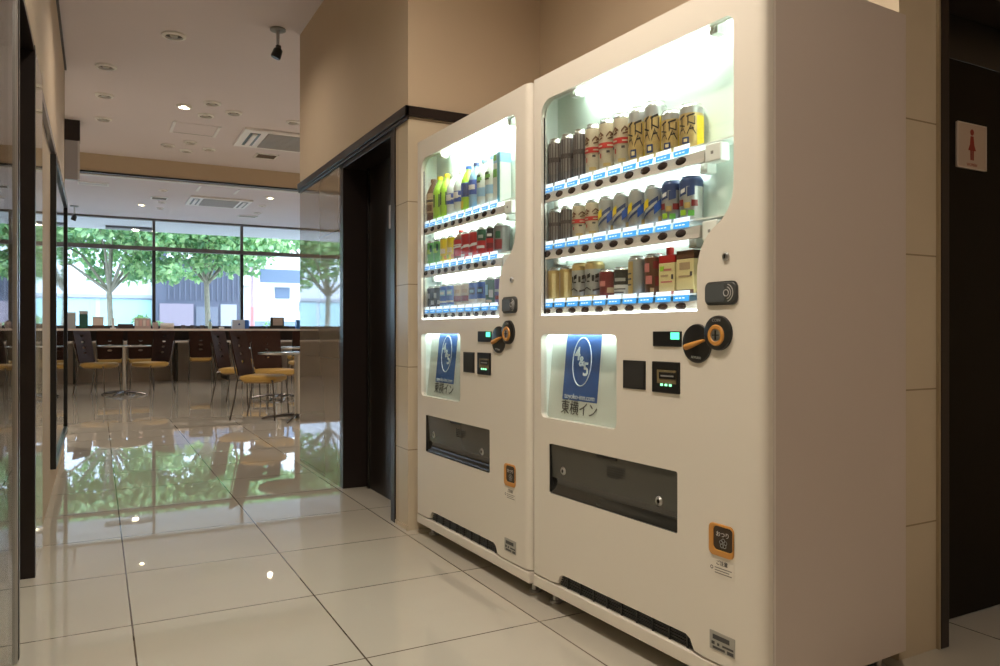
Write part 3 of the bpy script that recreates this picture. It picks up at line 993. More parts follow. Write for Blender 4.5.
ORD = ['first', 'second', 'third', 'fourth', 'fifth', 'sixth', 'seventh', 'eighth', 'ninth', 'tenth']
DARKMARKS = [(a, a + 7, .02, .98, 'line') for a in range(-40, 150, 21)] + [(-20, 95, .55, .66, 'line')]
CREAMMARKS = [(a + d, b + d, c, e, 'brown', sl) for d in (-4, 56) for a, b, c, e, sl in ((-20, 0, .70, .745, .09), (0, 24, .79, .835, -.07), (-12, 16, .655, .69, .03), (2, 20, .72, .75, .03))] + [(-30, 110, .48, .60, 'red'), (-22, 12, .52, .55, 'cream'), (42, 80, .52, .55, 'cream'), (-26, -8, .38, .43, 'line'), (38, 56, .38, .43, 'line'), (-2, 6, .28, .38, 'red'), (20, 60, .10, .17, 'gold'), (75, 110, .10, .17, 'gold')]


def swirl(col, z0, sc=1.0, base=0):
    """brush-stroke characters"""
    out = []
    for (a0, a1, b0, b1, sl) in [(-20, 12, .36, .40, .07), (-6, -1, .24, .44, .0), (-22, 14, .24, .27, -.05), (-20, -2, .02, .06, .16), (2, 16, .18, .22, -.16), (-12, 4, .10, .13, .03),
                                 (22, 60, .40, .44, .05), (26, 32, .20, .42, .04), (30, 62, .28, .31, -.06), (24, 44, .00, .05, .20), (46, 66, .17, .21, -.17), (34, 56, .12, .15, .02), (58, 63, .24, .42, 0)]:
        out.append((a0 + base, a1 + base, z0 + b0 * sc, z0 + b1 * sc, col, sl * sc))
    return out


GOLDMARKS = [(-45, 120, .16, .80, 'gold'), ] + swirl('black', .30, 1.1) + [(0, 34, .10, .26, 'navy'), (8, 26, .14, .22, 'gapale'), (70, 118, .05, .78, 'yellow')]
BLUEDIAG = [(-40, 60, .18, .46, 'navy', .34), (-36, 55, .25, .34, 'silver', .34), (-34, 10, .40, .62, 'yellow', .12), (40, 100, .30, .55, 'blue', .3), (60, 110, .08, .24, 'gold', .1)]
FRUIT = [(-20, 20, .60, .85, 'navy', .05), (-14, 14, .66, .76, 'white', .05), (25, 60, .58, .82, 'navy', .05), (-25, 5, .36, .52, 'dkred'), (12, 40, .30, .44, 'gold'), (45, 75, .34, .50, 'dkred'), (-10, 20, .12, .26, 'lime'), (30, 58, .10, .24, 'green')]
EMBLEM = [(-15, -3, .52, .70, 'black'), (5, 25, .60, .72, 'black', .04), (2, 22, .50, .54, 'black'), (35, 48, .52, .70, 'black'), (55, 75, .60, .72, 'black', .04), (52, 72, .50, .54, 'black'), (-30, 110, .0, .12, 'gold'), (-25, 5, .26, .30, 'line', .06), (5, 30, .32, .36, 'line', -.08), (40, 80, .22, .28, 'line', .05)]
A = 'nearer'
B = 'farther'
shelf_n = ('top', 'middle', 'bottom')
specs = {}
specs[(A, 0)] = [('tall dark grey can', 'can', .0275, .168, [(1, 'dkgrey')], DARKMARKS)] * 3 + [('tall cream can with a red band', 'can', .0315, .168, [(1, 'cream')], CREAMMARKS)] * 3 + \
    [('tall gold can with black brush writing', 'can', .0325, .168, [(.8, 'gold'), (1, 'silver')], GOLDMARKS)] * 2 + [('short gold can with black brush writing', 'can', .0325, .124, [(.85, 'gold'), (1, 'silver')], GOLDMARKS)] * 2
specs[(A, 1)] = [('short dark grey can', 'can', .0275, .122, [(1, 'dkgrey')], DARKMARKS)] * 2 + [('short cream can with a red band', 'can', .0315, .122, [(1, 'cream')], CREAMMARKS)] * 2 + \
    [('silver can with a blue diagonal flash', 'can', .0325, .122, [(1, 'silver')], BLUEDIAG)] * 4 + [('silver can with a navy rim and fruit', 'can', .0325, .122, [(.84, 'silver'), (1, 'navy')], FRUIT, 'navy')] * 2
specs[(A, 2)] = [('plain gold can', 'can', .0315, .118, [(1, 'gold')], [(-30, -5, .1, .9, 'tan'), (25, 50, .1, .9, 'gapale'), (80, 100, .1, .9, 'tan')])] * 2 + [('silver can with gold rim and dark emblem', 'can', .0325, .122, [(.88, 'silver'), (1, 'gold')], EMBLEM, 'gold')] * 2 + \
    [('small dark red can', 'can', .0300, .092, [(1, 'dkred')], [(-20, 30, .45, .65, 'pink'), (40, 90, .2, .4, 'tan')])] + [('small black and white can', 'can', .030, .094, [(.45, 'white'), (1, 'black')], [(-10, 60, .58, .7, 'silver'), (-15, 50, .15, .2, 'line'), (-15, 60, .28, .32, 'line')])] + \
    [('gold and silver can', 'can', .0325, .122, [(1, 'silver')], [(-60, 15, .05, .95, 'gold'), (-35, 5, .3, .34, 'line'), (-35, 5, .45, .5, 'line'), (-35, 5, .6, .64, 'line')])] + \
    [('dark brown can with pink spots', 'can', .0325, .122, [(1, 'brown')], [(-25, 15, .62, .85, 'pink'), (35, 70, .70, .9, 'dkred'), (-10, 30, .3, .52, 'pink'), (45, 80, .25, .5, 'dkred'), (20, 40, .05, .2, 'tan')])] + \
    [('cream snack pouch with a red cap', 'carton', .064, .05, .112, 'gapale', 'red', [(-.35, .35, .3, .34, 'pink'), (-.35, .1, .45, .5, 'tan'), (-.2, .3, .6, .65, 'pink'), (-.5, .5, .0, .08, 'pink'), (.3, .42, .38, .5, 'line'), (-.4, -.15, .6, .72, 'lime')], 'red')] + \
    [('cream carton with a brown lid', 'carton', .066, .05, .119, 'gapale', 'brown', [(-.3, .3, .55, .72, 'tan'), (-.35, .35, .38, .42, 'tan'), (-.5, .5, .0, .09, 'brown'), (.3, .42, .4, .5, 'line')], None)]
LBL = [(-20, 40, .36, .50, 'white'), (50, 100, .36, .50, 'white')]
specs[(B, 0)] = [('bottle with a brown and cream label', 'bottle', .0325, .205, 'brown', 'tan', 'brown', (.22, .66), [(-30, 110, .44, .54, 'gapale'), (-10, 60, .46, .52, 'line'), (0, 50, .26, .40, 'brown')])] + \
    [('green tea bottle with a lime label', 'bottle', .0325, .205, 'lime', 'lime', 'yellow', (.2, .66), [(0, 18, .3, .58, 'dkgreen'), (50, 66, .3, .58, 'dkgreen')])] * 2 + \
    [('clear bottle with a blue label', 'bottle', .0325, .195, 'clear', 'blue', 'white', (.28, .52), [(-30, 110, .38, .42, 'white')] + LBL[:1])] * 2 + \
    [('green bottle with blue label and yellow foot', 'bottle', .0325, .200, 'lime', 'blue', 'blue', (.32, .62), [(-60, 20, .08, .24, 'yellow'), (20, 70, .34, .60, 'navy')])] + \
    [('pale bottle with a blue label and blue cap', 'bottle', .0325, .200, 'sky', 'blue', 'navy', (.32, .62), [(-10, 50, .42, .52, 'white')])] + \
    [('clear bottle with a green leaf', 'bottle', .0325, .200, 'clear', 'sky', 'sky', (.22, .40), [(-15, 30, .50, .66, 'dkgreen'), (-5, 40, .54, .61, 'green')])] * 2 + \
    [('tall pale carton with a blue stripe', 'carton', .058, .05, .195, 'clear', 'sky', [(.12, .45, .0, 1.0, 'teal'), (-.45, .05, .52, .68, 'green'), (-.4, 0, .85, .97, 'green')], None)]
specs[(B, 1)] = [('green can', 'can', .0315, .115, [(1, 'green')], [(-20, 40, .5, .7, 'lime'), (30, 50, .6, .9, 'dkgreen')])] * 2 + [('yellow can', 'can', .0315, .118, [(1, 'yellow')], [(0, 50, .4, .6, 'gapale'), (-20, 20, .15, .3, 'lime'), (40, 80, .15, .3, 'orange')])] * 2 + \
    [('red bottle with white script', 'bottle', .0325, .135, 'brown', 'red', 'red', (.14, .66), [(-30, 60, .36, .42, 'white', .06), (-10, 80, .46, .50, 'white', .03)])] + \
    [('red can with white script', 'can', .0325, .118, [(1, 'red')], [(-25, 70, .4, .48, 'white', .1), (20, 90, .5, .56, 'white', .06), (-20, 30, .1, .2, 'white')])] * 2 + \
    [('red and dark green can', 'can', .0325, .120, [(.58, 'red'), (1, 'dkgreen')], [(-20, 60, .3, .4, 'white'), (10, 50, .68, .8, 'silver')])] + \
    [('red and black can', 'can', .0300, .116, [(.62, 'red'), (1, 'black')], [(0, 60, .25, .45, 'dkred'), (10, 50, .7, .8, 'white')])] + \
    [('grey green can with a red badge', 'can', .0325, .118, [(1, 'dkgrey')], [(0, 60, .15, .5, 'dkred'), (10, 50, .55, .8, 'dkgreen'), (-40, -10, .1, .9, 'silver')])]
specs[(B, 2)] = [('black can with pale marks', 'can', .030, .104, [(1, 'black')], [(-10, 30, .5, .75, 'silver'), (40, 80, .2, .4, 'silver')])] * 2 + \
    [('blue can with white lettering', 'can', .0325, .106, [(.15, 'sky'), (1, 'blue')], [(-10, 50, .56, .82, 'sky'), (-20, 60, .24, .32, 'white'), (0, 40, .62, .74, 'white')])] * 2 + \
    [('cream can with a red cup mark', 'can', .0325, .104, [(1, 'cream')], [(-15, 60, .25, .5, 'dkred'), (0, 50, .62, .8, 'tan')])] * 2 + \
    [('violet blue can with a white band', 'can', .0325, .106, [(.30, 'white'), (1, 'blue')], [(-10, 50, .5, .8, 'navy'), (5, 40, .58, .7, 'sky')])] * 2 + \
    [('dark green can with pale figures', 'can', .0325, .112, [(1, 'dkgreen')], [(-10, 20, .4, .8, 'sky'), (30, 60, .3, .6, 'silver'), (0, 50, .1, .2, 'tan')])] + \
    [('dark purple can', 'can', .030, .110, [(1, 'purple')], [(-10, 50, .5, .6, 'silver'), (0, 50, .2, .35, 'dkred')])]
MB_MAT = {A: MACH.matrix_basis.copy(), B: MACH2.matrix_basis.copy()}
protos = {}
SHORT_RUN = {}
for mk in (A, B):
    mach = MACH if mk == A else MACH2
    for row in range(3):
        zf = BTN_Z[row] + .0342
        if mk == B and row == 2:
            zf += .0
        counts = {}
        total = {}
        for s_ in specs[(mk, row)]:
            total[s_[0]] = total.get(s_[0], 0) + 1
        for i, s_ in enumerate(specs[(mk, row)]):
            counts[s_[0]] = counts.get(s_[0], 0) + 1
            lb = '%s, %s in line, %s shelf, %s machine' % (s_[0], ORD[i], shelf_n[row], mk)
            loc = mach.matrix_basis @ Vector((U0 + PITCH * i, .0585, zf))
            key = (s_[0], s_[1], s_[3])
            name = {'can': 'drink_can', 'bottle': 'drink_bottle', 'carton': 'drink_carton'}[s_[1]]
            cat = {'can': 'can', 'bottle': 'bottle', 'carton': 'carton'}[s_[1]]
            if key in protos:
                t = copy_tree(protos[key])
                t['label'] = lb
            else:
                t = thing(name, lb, cat)
                protos[key] = t
                if s_[1] == 'can':
                    make_can(t, s_[2], s_[3], s_[4], s_[5], s_[6] if len(s_) > 6 else None)
                elif s_[1] == 'bottle':
                    make_bottle(t, *s_[2:])
                else:
                    make_carton(t, *s_[2:])
            t.location = loc
            t.rotation_euler = (0, 0, mach.rotation_euler.z)
            t['group'] = 'drink samples on the %s shelf of the %s machine' % (shelf_n[row], mk)


# ------------------------------------------------------------------ cafe furniture
M_CHAIR = mat('dark_brown_ply', (.036, .016, .011), .6, spec=.12, noise=.3, nscale=25)
M_SEAT = mat('ochre_seat', (.46, .285, .07), .5)
M_SEATB = mat('seat_board', (.30, .19, .10), .5)


def make_chair():
    t = thing('cafe_chair', '', 'chair')
    # back: curved tall plywood panel with four oval slots
    loops = [rrect(-.185, .185, .47, .955, .03)]
    for k, z in enumerate((.62, .705, .79, .875)):
        loops.append([(.035 * math.cos(a) * (1.0), z + .017 * math.sin(a)) for a in [2 * PI * q / 16 for q in range(16)]])
    bk = plate('backrest', loops, -.006, .006, M_CHAIR, t)
    me = bk.data
    bm = bmesh.new()
    bm.from_mesh(me)
    for v in bm.verts:
        z = v.co.z
        k = (z - .47) / .485
        v.co.x *= 1.0 + .10 * k
        v.co.y += -.215 - .10 * k + .35 * v.co.x ** 2
    bm.to_mesh(me)
    bm.free()
    seat = MB()
    ring = rrect(-.205, .205, -.21, .20, .07)
    n = len(ring)
    lv = [(.78, .402), (.95, .414), (1.0, .438), (.98, .462), (.85, .476), (.5, .480)]
    vs = [(x * s, y * s, z) for s, z in lv for x, y in ring]
    fs = [(i * n + k, i * n + (k + 1) % n, (i + 1) * n + (k + 1) % n, (i + 1) * n + k) for i in range(len(lv) - 1) for k in range(n)]
    fs += [tuple(reversed(range(n))), tuple((len(lv) - 1) * n + k for k in range(n))]
    seat.add(vs, fs)
    seat.build('seat', M_SEAT, t, True)
    MB().box(-.15, .15, -.16, .15, .390, .404).build('seat_board', M_SEATB, t, bevel=.004)
    for s in (-1, 1):
        MB().tube([(s * .185, .17, .428), (s * .19, .185, .30), (s * .20, .20, 0)], .009, 8).build('leg', M_DKSTEEL, t, True)
        MB().tube([(s * .20, -.29, .80), (s * .192, -.235, .52), (s * .19, -.215, .43), (s * .20, -.235, .25), (s * .215, -.285, 0)], .009, 8).build('leg', M_DKSTEEL, t, True)
        MB().tube([(s * .188, -.21, .425), (s * .185, .17, .425)], .008, 8).build('side_rail', M_DKSTEEL, t, True)
    return t


CHAIRS = [
    (1.60, 8.45, (.83, -.55), 'dark backed cafe chair nearest the viewer, ochre seat tucked to the near round table'),
    (1.64, 10.30, (.83, -.55), 'dark backed cafe chair with ochre seat directly behind the nearest chair'),
    (1.68, 14.85, (.1, 1), 'dark backed chair alone at the window counter, behind the second nearest chair'),
    (.04, 12.80, (.83, -.55), 'dark backed chair by the far round table, on the framed board side'),
    (.72, 12.78, (-.75, -.66), 'dark backed chair with slanted back across the far round table, facing the viewer'),
    (.19, 14.65, (0, 1), 'chair at the window counter straight behind the far round table, nearer the board'),
    (.66, 14.65, (0, 1), 'chair at the window counter straight behind the far round table, nearer the pier'),
    (1.98, 9.70, (.25, -.97), 'chair with ochre seat between the near and the middle round tables'),
    (2.35, 13.2, (-.2, -.98), 'dark reddish backed chair behind the middle round table, facing the viewer'),
    (2.95, 12.2, (-.9, -.4), 'dark reddish backed chair close to the stone pier, facing the middle table'),
    (2.75, 14.7, (0, 1), 'chair at the window counter below the blue and white box'),
    (3.45, 14.7, (0, 1), 'chair at the window counter below the black printer stand'),
]
proto = make_chair()
for i, (x, y, f, lb) in enumerate(CHAIRS):
    o = proto if i == 0 else copy_tree(proto)
    o.location = (x, y, 0)
    o.rotation_euler = (0, 0, math.atan2(-f[0], f[1]))
    o['label'] = lb
    o['group'] = 'dark cafe chairs with ochre seats'


def make_table():
    t = thing('cafe_table', '', 'table')
    MB().lathe([(.36, .700), (.40, .706), (.40, .720), (.392, .726)], (0, 0, 0), 40).build('table_top', mat('dark_table_top', (.05, .035, .03), .12, coat=.5), t, True)
    MB().lathe([(.402, .704), (.404, .708), (.404, .719), (.402, .722)], (0, 0, 0), 40, caps=False).build('edge_band', M_STEEL, t, True)
    MB().tube([(0, 0, .02), (0, 0, .705)], .030, 16).build('pole', M_STEEL, t, True)
    MB().lathe([(.06, .02), (.045, .05), (.03, .06)], (0, 0, 0), 20).build('pole_collar', M_DKSTEEL, t, True)
    for k in range(4):
        a = PI / 4 + PI / 2 * k + .3
        c, s = math.cos(a), math.sin(a)
        MB().tube([(0, 0, .05), (.15 * c, .15 * s, .045), (.33 * c, .33 * s, .02), (.38 * c, .38 * s, .008)], [.02, .018, .014, .009], 8).build('foot', M_DKSTEEL, t, True)
    return t


TABLES = [(1.90, 8.20, 'round dark cafe table nearest the viewer, partly hidden by the stone pier'), (2.26, 10.90, 'round dark cafe table behind the nearest one, by the second chair'), (.36, 12.55, 'round dark cafe table standing alone with chairs, under the lit far lamp')]
tp = make_table()
for i, (x, y, lb) in enumerate(TABLES):
    o = tp if i == 0 else copy_tree(tp)
    o.location = (x, y, 0)
    o['label'] = lb
    o['group'] = 'round cafe tables'
    if i == 2:
        o.scale = (.9, .9, 1.02)

# window counter: desk, raised ledge
wc = thing('window_counter', 'long window counter with pale desk top and a raised beige ledge', 'counter', (0, 15.0, 0))
M_LEDGE = mat('ledge_beige', (.72, .62, .54), .4)
MB().box(-4.0, 8.0, .0, 1.05, .735, .77).build('desk_top', mat('desk_pale', (.66, .62, .60), .12, coat=.4), wc, bevel=.003)
MB().box(-4.0, 8.0, .90, 1.02, 0, .735).build('front_panel', mat('panel_grey_beige', (.62, .54, .47), .5), wc)
MB().box(-4.0, 8.0, .98, 1.06, .77, .955).build('riser', M_DARK, wc)
MB().box(-4.0, 8.0, .90, 1.60, .955, .995).build('ledge', M_LEDGE, wc, bevel=.003)
for x in (-2.6, -.35, 1.3, 2.2, 3.9, 5.5):
    MB().box(x - .02, x + .02, .10, .9, .02, .735).build('support_panel', M_BLACK, wc)

# things on the ledge
LZ, LY = .9955, 16.12
M_ = lambda n, c, r=.5: mat('ledge_' + n, c, r)


def ledge_thing(name, label, cat, x, y=LY):
    return thing(name, label, cat, (x, y, LZ))


t = ledge_thing('paper_box', 'grey paper box at the board end of the window ledge', 'box', -.42)
MB().box(-.07, .07, -.06, .06, 0, .30).build('box_body', M_('grey', (.42, .44, .44)), t, bevel=.004)
MB().box(-.072, .072, -.062, .062, .27, .30).build('box_lid', M_('pale', (.6, .62, .62)), t)
t = ledge_thing('tea_canister', 'dark green canister with a pale top on the window ledge', 'canister', -.22)
MB().box(-.07, .07, -.07, .07, 0, .27).build('canister_body', M_('dkgreen', (.02, .10, .07)), t, bevel=.01)
MB().box(-.072, .072, -.072, .072, .27, .33).build('canister_lid', M_('palegrey', (.5, .52, .5)), t, bevel=.006)
t = ledge_thing('wooden_box', 'beige wooden box with a darker base on the window ledge', 'box', .02)
MB().box(-.09, .09, -.07, .07, .05, .20).build('box_body', M_('beige', (.40, .30, .22)), t, bevel=.004)
MB().box(-.095, .095, -.075, .075, 0, .06).build('box_base', M_('dkbrown', (.10, .06, .05)), t)
MB().box(-.095, .095, -.075, .075, .20, .22).build('box_lid', M_('palebeige', (.55, .47, .38)), t)
t = ledge_thing('card_stand', 'slim white card stand on the window ledge', 'card stand', .27)
MB().box(-.05, .05, -.04, .04, 0, .02).build('base', M_('white', (.7, .7, .7)), t)
MB().box(-.02, .02, -.01, .01, .02, .20).build('card', M_('white', (.7, .7, .7)), t)
t = ledge_thing('document_tray', 'low dark document tray on the window ledge', 'tray', .48)
MB().box(-.13, .13, -.10, .10, 0, .03).box(-.13, -.115, -.1, .1, .03, .09).box(.115, .13, -.1, .1, .03, .09).box(-.115, .115, .085, .1, .03, .09).box(-.115, .115, -.1, -.09, .03, .08).build('tray', M_('dkplum', (.05, .03, .03)), t)
MB().box(-.11, .11, -.085, .085, .03, .06).build('papers', M_('grey', (.42, .44, .44)), t)
t = ledge_thing('leaflet_box', 'pinkish printed leaflet box on the window ledge beside the dark tray', 'box', .775)
MB().box(-.14, .14, -.08, .08, 0, .20).build('box_body', M_('pinkgrey', (.45, .36, .34)), t, bevel=.003)
for k in range(4):
    MB().box(-.12 + k * .062, -.075 + k * .062, -.083, -.079, .05, .16).build('leaflet', M_('leafpink', (.62, .40, .38)) if k % 2 else M_('leafpale', (.66, .60, .56)), t)
t = ledge_thing('sugar_pot', 'small pinkish pot beside the leaflet box on the ledge', 'pot', 1.0)
MB().lathe([(.04, 0), (.055, .03), (.055, .10), (.045, .12)], (0, 0, 0), 18).build('pot', M_('pinkgrey', (.45, .36, .34)), t, True)
MB().lathe([(.047, .12), (.03, .135), (.008, .14), (.008, .155)], (0, 0, 0), 16).build('lid', M_('dkbrown', (.10, .06, .05)), t, True)
t = ledge_thing('towel_roll', 'white roll of paper lying on the window ledge by the window post', 'paper roll', 1.21)
MB().lathe([(.02, -.12), (.055, -.12), (.055, .12), (.02, .12)], (0, 0, .055), 20, 'x', caps=False).build('roll', M_('rollwhite', (.62, .58, .55)), t, True)
MB().lathe([(.018, -.115), (.018, .115)], (0, 0, .055), 14, 'x').build('core', M_('beige', (.40, .30, .22)), t, True)
for k, (x, lb) in enumerate([(1.50, 'small dark cup on the ledge, first of three after the paper roll'), (1.67, 'small dark cup on the ledge, second of three after the paper roll'), (1.85, 'small dark cup on the ledge, third of three after the paper roll')]):
    t = ledge_thing('small_cup', lb, 'cup', x)
    t['group'] = 'small cups on the ledge'
    MB().lathe([(.03, 0), (.04, .07), (.036, .07), (.028, .01)], (0, 0, 0), 16).build('cup', M_('cupdark', (.10, .08, .08), .3), t, True)
    MB().tube([(.037, 0, .055), (.06, 0, .05), (.06, 0, .03), (.034, 0, .02)], .005, 6).build('handle', M_('cupdark', (.10, .08, .08), .3), t, True)
t = ledge_thing('spray_bottle', 'pale green and white pump bottle on the window ledge', 'bottle', 2.0)
MB().lathe([(.035, 0), (.038, .02), (.038, .11), (.015, .14), (.015, .15)], (0, 0, 0), 16).build('bottle', M_('mint', (.50, .66, .58), .3), t, True)
MB().box(-.012, .012, -.05, .012, .15, .175).box(-.008, .008, -.008, .008, .14, .19).build('pump', M_('teal', (.08, .30, .30)), t)
t = ledge_thing('tissue_pack', 'small white tissue pack lying on the window ledge', 'tissue pack', 2.22)
MB().box(-.05, .05, -.04, .04, 0, .035).build('pack', M_('white', (.7, .7, .7)), t, bevel=.012)
MB().box(-.03, .03, -.008, .008, .034, .045).build('tissue', M_('pale', (.6, .62, .62)), t)
t = ledge_thing('tissue_box', 'white box with a blue side on the window ledge', 'box', 2.58)
MB().box(-.16, .08, -.07, .07, 0, .18).build('box_body', M_('bluewhite', (.50, .56, .66)), t, bevel=.004)
MB().box(.08, .16, -.07, .07, 0, .18).build('box_end', M_('blue', (.03, .13, .42)), t, bevel=.004)
MB().lathe([(.0001, .0715), (.02, .0715), (.02, .069)], (-.03, 0, .09), 14, 'y').build('dot', M_('navyblue', (.03, .06, .20)), t)
t = ledge_thing('printer', 'black printer with a raised beige panel on the window ledge', 'printer', 3.33)
MB().box(-.22, .22, -.10, .12, 0, .06).build('base', M_BLACK, t, bevel=.008)
MB().box(-.15, .13, -.02, .02, .06, .24).build('paper_support', M_BLACK, t, bevel=.005)
MB().box(-.10, .10, -.024, -.019, .07, .22).build('paper', M_('paperbeige', (.50, .42, .36)), t)
t = ledge_thing('blue_container', 'blue plastic container on the ledge right by the stone pier', 'container', 3.80)
MB().box(-.09, .09, -.07, .07, 0, .17).build('body', M_('brightblue', (.03, .16, .50), .35), t, bevel=.01)
MB().box(-.095, .095, -.075, .075, .17, .19).build('lid', M_('brightblue', (.03, .16, .50), .35), t, bevel=.006)

# ------------------------------------------------------------------ outside
M_PAVE = mat('street_paving', (.42, .42, .42), .8, noise=.1, nscale=1)
M_SOFFIT = mat('soffit_white', (.72, .74, .80), .7)
g_ = MB().box(-30, 40, 16.75, 80, -.25, -.12).build('ground', M_PAVE)
struct(g_)
sf = MB().box(-6, 12, 16.74, 18.85, 3.20, 3.40).build('ceiling', M_SOFFIT)
struct(sf)
sl = thing('soffit_lamp', 'long grey lamp box with one lit bulb under the outdoor canopy', 'lamp', (.62, 18.25, 3.20))
MB().box(-.46, .46, -.16, .16, -.05, 0).build('housing', mat('lamp_grey', (.16, .15, .16), .4), sl, bevel=.006)
MB().lathe([(.001, -.075), (.05, -.07), (.06, -.05)], (.12, 0, 0), 16).build('bulb', M_BULB, sl, True)


def building(name, label, x0, x1, y, h, wall_col, pieces, depth=8):
    t = thing(name, label, 'building', ((x0 + x1) / 2, y, -.12))
    hw = (x1 - x0) / 2
    MB().box(-hw, hw, 0, depth, 0, h).build('wall', wall_col, t)
    for (nm, a0, a1, z0, z1, m, dep) in pieces:
        MB().box(a0 - (x0 + x1) / 2, a1 - (x0 + x1) / 2, -dep, .02, z0 + .12, z1 + .12).build(nm, m, t)
    return t


M_BW1 = mat('pale_blue_wall', (.62, .68, .80), .6)
M_CY = mat('cyan_shopfront', (.38, .62, .70), .15)
M_CYF = mat('shopfront_frame', (.35, .40, .48), .4)
pcs = []
for k in range(6):
    xa = -9.4 + k * 1.9
    pcs.append(('shop_window', xa, xa + 1.75, .1, 2.15, M_CY, .05))
pcs.append(('sign_band', -9.5, 1.9, 2.2, 2.32, M_CYF, .12))
for k in range(5):
    xa = -9.2 + k * 2.2
    pcs.append(('window', xa, xa + 1.3, 4.6, 6.0, mat('far_window', (.30, .36, .45), .15), .05))
    pcs.append(('window', xa, xa + 1.3, 7.4, 8.8, MATS['far_window'], .05))
building('shop_building', 'pale blue building with a cyan shopfront across the street, behind the first tree', -9.5, 1.92, 32, 11, M_BW1, pcs)
M_BW2 = mat('slate_cladding', (.085, .10, .155), .5)
pcs = [('upper_glazing', 2.35, 5.05, 3.75, 5.6, mat('bright_glazing', (.72, .78, .84), .2), .06)]
for k in range(14):
    xa = 2.4 + k * .195
    pcs.append(('cladding_rib', xa, xa + .05, 2.15, 3.7, mat('slate_rib', (.105, .12, .18), .5), .05))
pcs += [('shutter', 2.1, 3.3, .1, 2.0, mat('mauve_shutter', (.25, .22, .29), .5), .05), ('shop_window', 3.4, 4.2, .3, 1.9, mat('shop_dark', (.16, .18, .24), .2), .05), ('shop_door', 4.3, 4.9, .1, 2.0, mat('shop_pale', (.36, .38, .44), .3), .05)]
for k in range(3):
    pcs.append(('window', 2.3 + k * .95, 3.1 + k * .95, 6.3, 7.8, MATS['far_window'], .05))
building('slate_building', 'dark slate clad building across the street between the two tree trunks', 1.95, 5.10, 31.5, 10, M_BW2, pcs)
M_BW3 = mat('bright_white_wall', (.84, .86, .88), .6)
MW3 = mat('blue_grey_window', (.10, .15, .24), .5)
pcs = [('window_band', 5.9, 8.3, 2.95, 3.5, MW3, .05), ('window_band', 8.4, 10.5, 2.95, 3.5, MW3, .05), ('window_band', 6.5, 7.1, 2.3, 2.75, MW3, .05), ('window_band', 7.5, 9.4, 1.75, 2.2, MW3, .05), ('window_band', 7.9, 9.6, 2.35, 2.75, MW3, .05),
       ('awning', 5.3, 10.5, 1.0, 1.35, mat('blue_awning', (.20, .26, .42), .5), .3), ('ledge', 5.15, 12, 2.80, 2.88, mat('white_ledge', (.9, .9, .9), .5), .2)]
for k in range(4):
    pcs.append(('window', 5.6 + k * 1.7, 6.8 + k * 1.7, 4.6, 5.9, MW3, .05))
building('white_building', 'bright white building with blue grey window bands across the street', 5.15, 13, 32, 11, M_BW3, pcs)
po = thing('traffic_pole', 'tall white street pole with a red lower half beyond the shop window', 'pole', (4.72, 27.0, -.12))
MB().tube([(0, 0, 0), (0, 0, 1.9)], .075, 12).build('pole_base', mat('pale_red', (.70, .30, .34), .5), po, True)
MB().tube([(0, 0, 1.9), (0, 0, 6)], .07, 12).build('pole_shaft', mat('pole_white', (.60, .44, .58), .5), po, True)

# street trees: trunk, limbs and a crown of separate leaves
M_TRUNK = mat('bark', (.28, .27, .22), .8, noise=.3, nscale=15)


def leaf_mat(name, c, t):
    m = bpy.data.materials.new(name)
    nt, N, L = nodes(m)
    b = N['Principled BSDF']
    out = N['Material Output']
    b.inputs['Base Color'].default_value = (*c, 1)
    b.inputs['Roughness'].default_value = .5
    tr = N.new('ShaderNodeBsdfTranslucent')
    tr.inputs[0].default_value = (*t, 1)
    mx = N.new('ShaderNodeMixShader')
    mx.inputs[0].default_value = .42
    L.new(b.outputs[0], mx.inputs[1])
    L.new(tr.outputs[0], mx.inputs[2])
    L.new(mx.outputs[0], out.inputs[0])
    return m


M_LEAF = [leaf_mat('leaf_light', (.42, .62, .34), (.55, .80, .36)), leaf_mat('leaf_mid', (.30, .50, .28), (.40, .66, .28)), leaf_mat('leaf_dark', (.16, .34, .19), (.22, .46, .19))]


def leaves(rng, blobs, n, size):
    vs, fs, mi = [], [], []
    wts = np.array([b[3] ** 2 for b in blobs])
    ids = rng.choice(len(blobs), n, p=wts / wts.sum())
    for q in ids:
        cx, cy, cz, r = blobs[q]
        d = rng.normal(size=3)
        d /= np.linalg.norm(d)
        p = np.array([cx, cy, cz]) + d * r * rng.uniform(.35, 1.0) ** .6 * np.array([1, 1, .62])
        a = rng.normal(size=3)
        a[2] -= .4
        a /= np.linalg.norm(a)
        b = np.cross(a, rng.normal(size=3))
        b /= np.linalg.norm(b)
        s = size * rng.uniform(.6, 1.3)
        k = len(vs)
        nrm = np.cross(a, b) * s * .12
        vs += [tuple(p), tuple(p + a * s * .45 + b * s * .36 + nrm), tuple(p + a * s), tuple(p + a * s * .45 - b * s * .36 + nrm)]
        fs.append((k, k + 1, k + 2, k + 3))
        mi.append(int(rng.integers(0, 3)))
    return vs, fs, mi


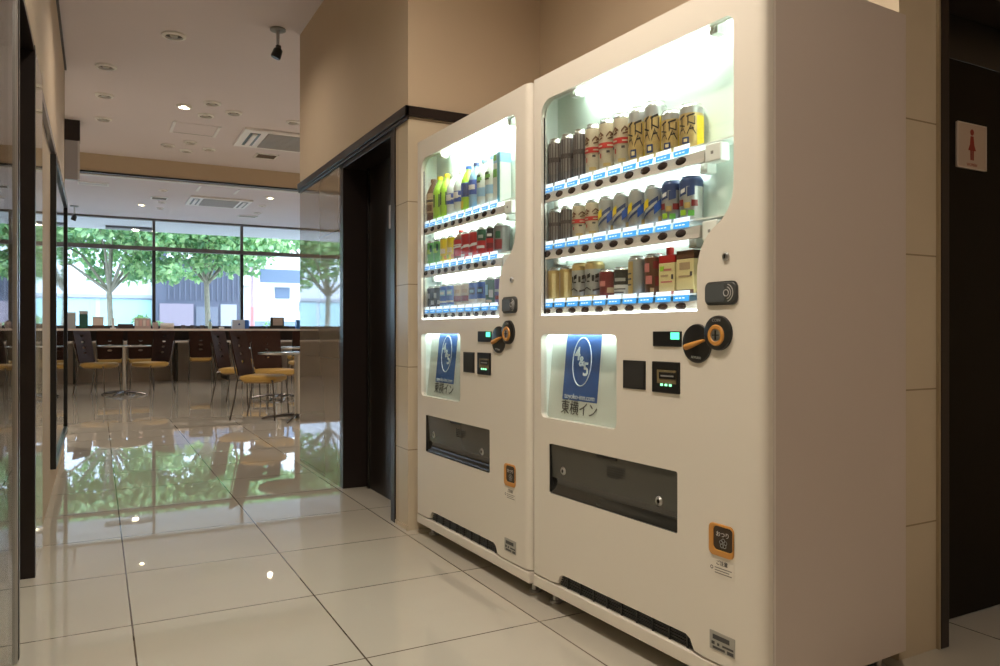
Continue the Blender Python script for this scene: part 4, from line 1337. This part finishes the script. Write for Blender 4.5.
def tree(x, y, label, seed, low, high, spread, n, fork):
    rng = np.random.default_rng(seed)
    t = thing('street_tree', label, 'tree', (x, y, -.12), 0, 'street trees beyond the shop window')
    MB().tube([(0, 0, 0), (.03, 0, 1.0), (-.02, .02, fork), (.03, 0, fork + 1.0), (0, 0, high - .8)], [.095, .075, .07, .05, .02], 10).build('trunk', M_TRUNK, t, True)
    blobs = []
    for k in range(7):
        a = 2 * PI * k / 7 + rng.uniform(-.3, .3)
        L = spread * rng.uniform(.6, .95)
        z1 = fork + rng.uniform(.5, 1.8)
        tip = (L * math.cos(a), L * math.sin(a), z1)
        mid = (tip[0] * .45, tip[1] * .45, fork + (z1 - fork) * .65)
        MB().tube([(0, 0, fork - .1), mid, tip], [.045, .03, .01], 7).build('limb', M_TRUNK, t, True)
        blobs.append((tip[0], tip[1], tip[2], rng.uniform(.55, .8)))
        blobs.append((tip[0] * .7, tip[1] * .7, tip[2] + .6, rng.uniform(.6, .9)))
    for k in range(26):
        a = rng.uniform(0, 2 * PI)
        L = spread * math.sqrt(rng.uniform(0, 1))
        blobs.append((L * math.cos(a), L * math.sin(a), rng.uniform(low + .9, high), rng.uniform(.5, .95)))
    for k in range(6):
        a = rng.uniform(0, 2 * PI)
        L = spread * rng.uniform(.3, .9)
        blobs.append((L * math.cos(a), L * math.sin(a), rng.uniform(low, low + .7), rng.uniform(.28, .45)))
    vs, fs, mi = leaves(rng, blobs, n, .19)
    mb = MB()
    mb.v, mb.f, mb.m = vs, fs, mi
    mb.build('foliage', M_LEAF, t)


tree(.30, 22.6, 'leafy street tree in front of the pale blue building', 3, 2.5, 6.2, 2.1, 13000, 2.2)
tree(2.78, 23.0, 'leafy forked street tree in front of the dark slate building', 11, 2.6, 6.4, 1.9, 11000, 2.5)
tree(-3.6, 22.8, 'leafy street tree beyond the window, hidden past the framed board', 21, 2.6, 6.2, 2.1, 9000, 2.2)
tree(6.1, 24.5, 'leafy street tree in front of the white building', 31, 3.6, 6.4, 1.9, 6500, 3.2)


def shrub(x, y, r, h, label, seed, n):
    rng = np.random.default_rng(seed)
    t = thing('street_shrub', label, 'shrub', (x, y, -.12), 0, 'street shrubs beyond the window')
    blobs = [(rng.uniform(-r, r), rng.uniform(-r, r) * .6, h * rng.uniform(.35, .8), r * .6) for k in range(8)]
    vs, fs, mi = leaves(rng, blobs, n, .11)
    mb = MB()
    mb.v, mb.f, mb.m = vs, fs, mi
    mb.build('foliage', M_LEAF, t)
    MB().tube([(0, 0, 0), (0, 0, h * .5)], .03, 6).build('stem', M_TRUNK, t, True)


shrub(5.2, 25.0, .7, 1.55, 'rounded green shrub in front of the white building', 5, 1400)
shrub(1.35, 23.6, .30, 1.9, 'slim green shrub beside the window post, between the two trunks', 6, 700)
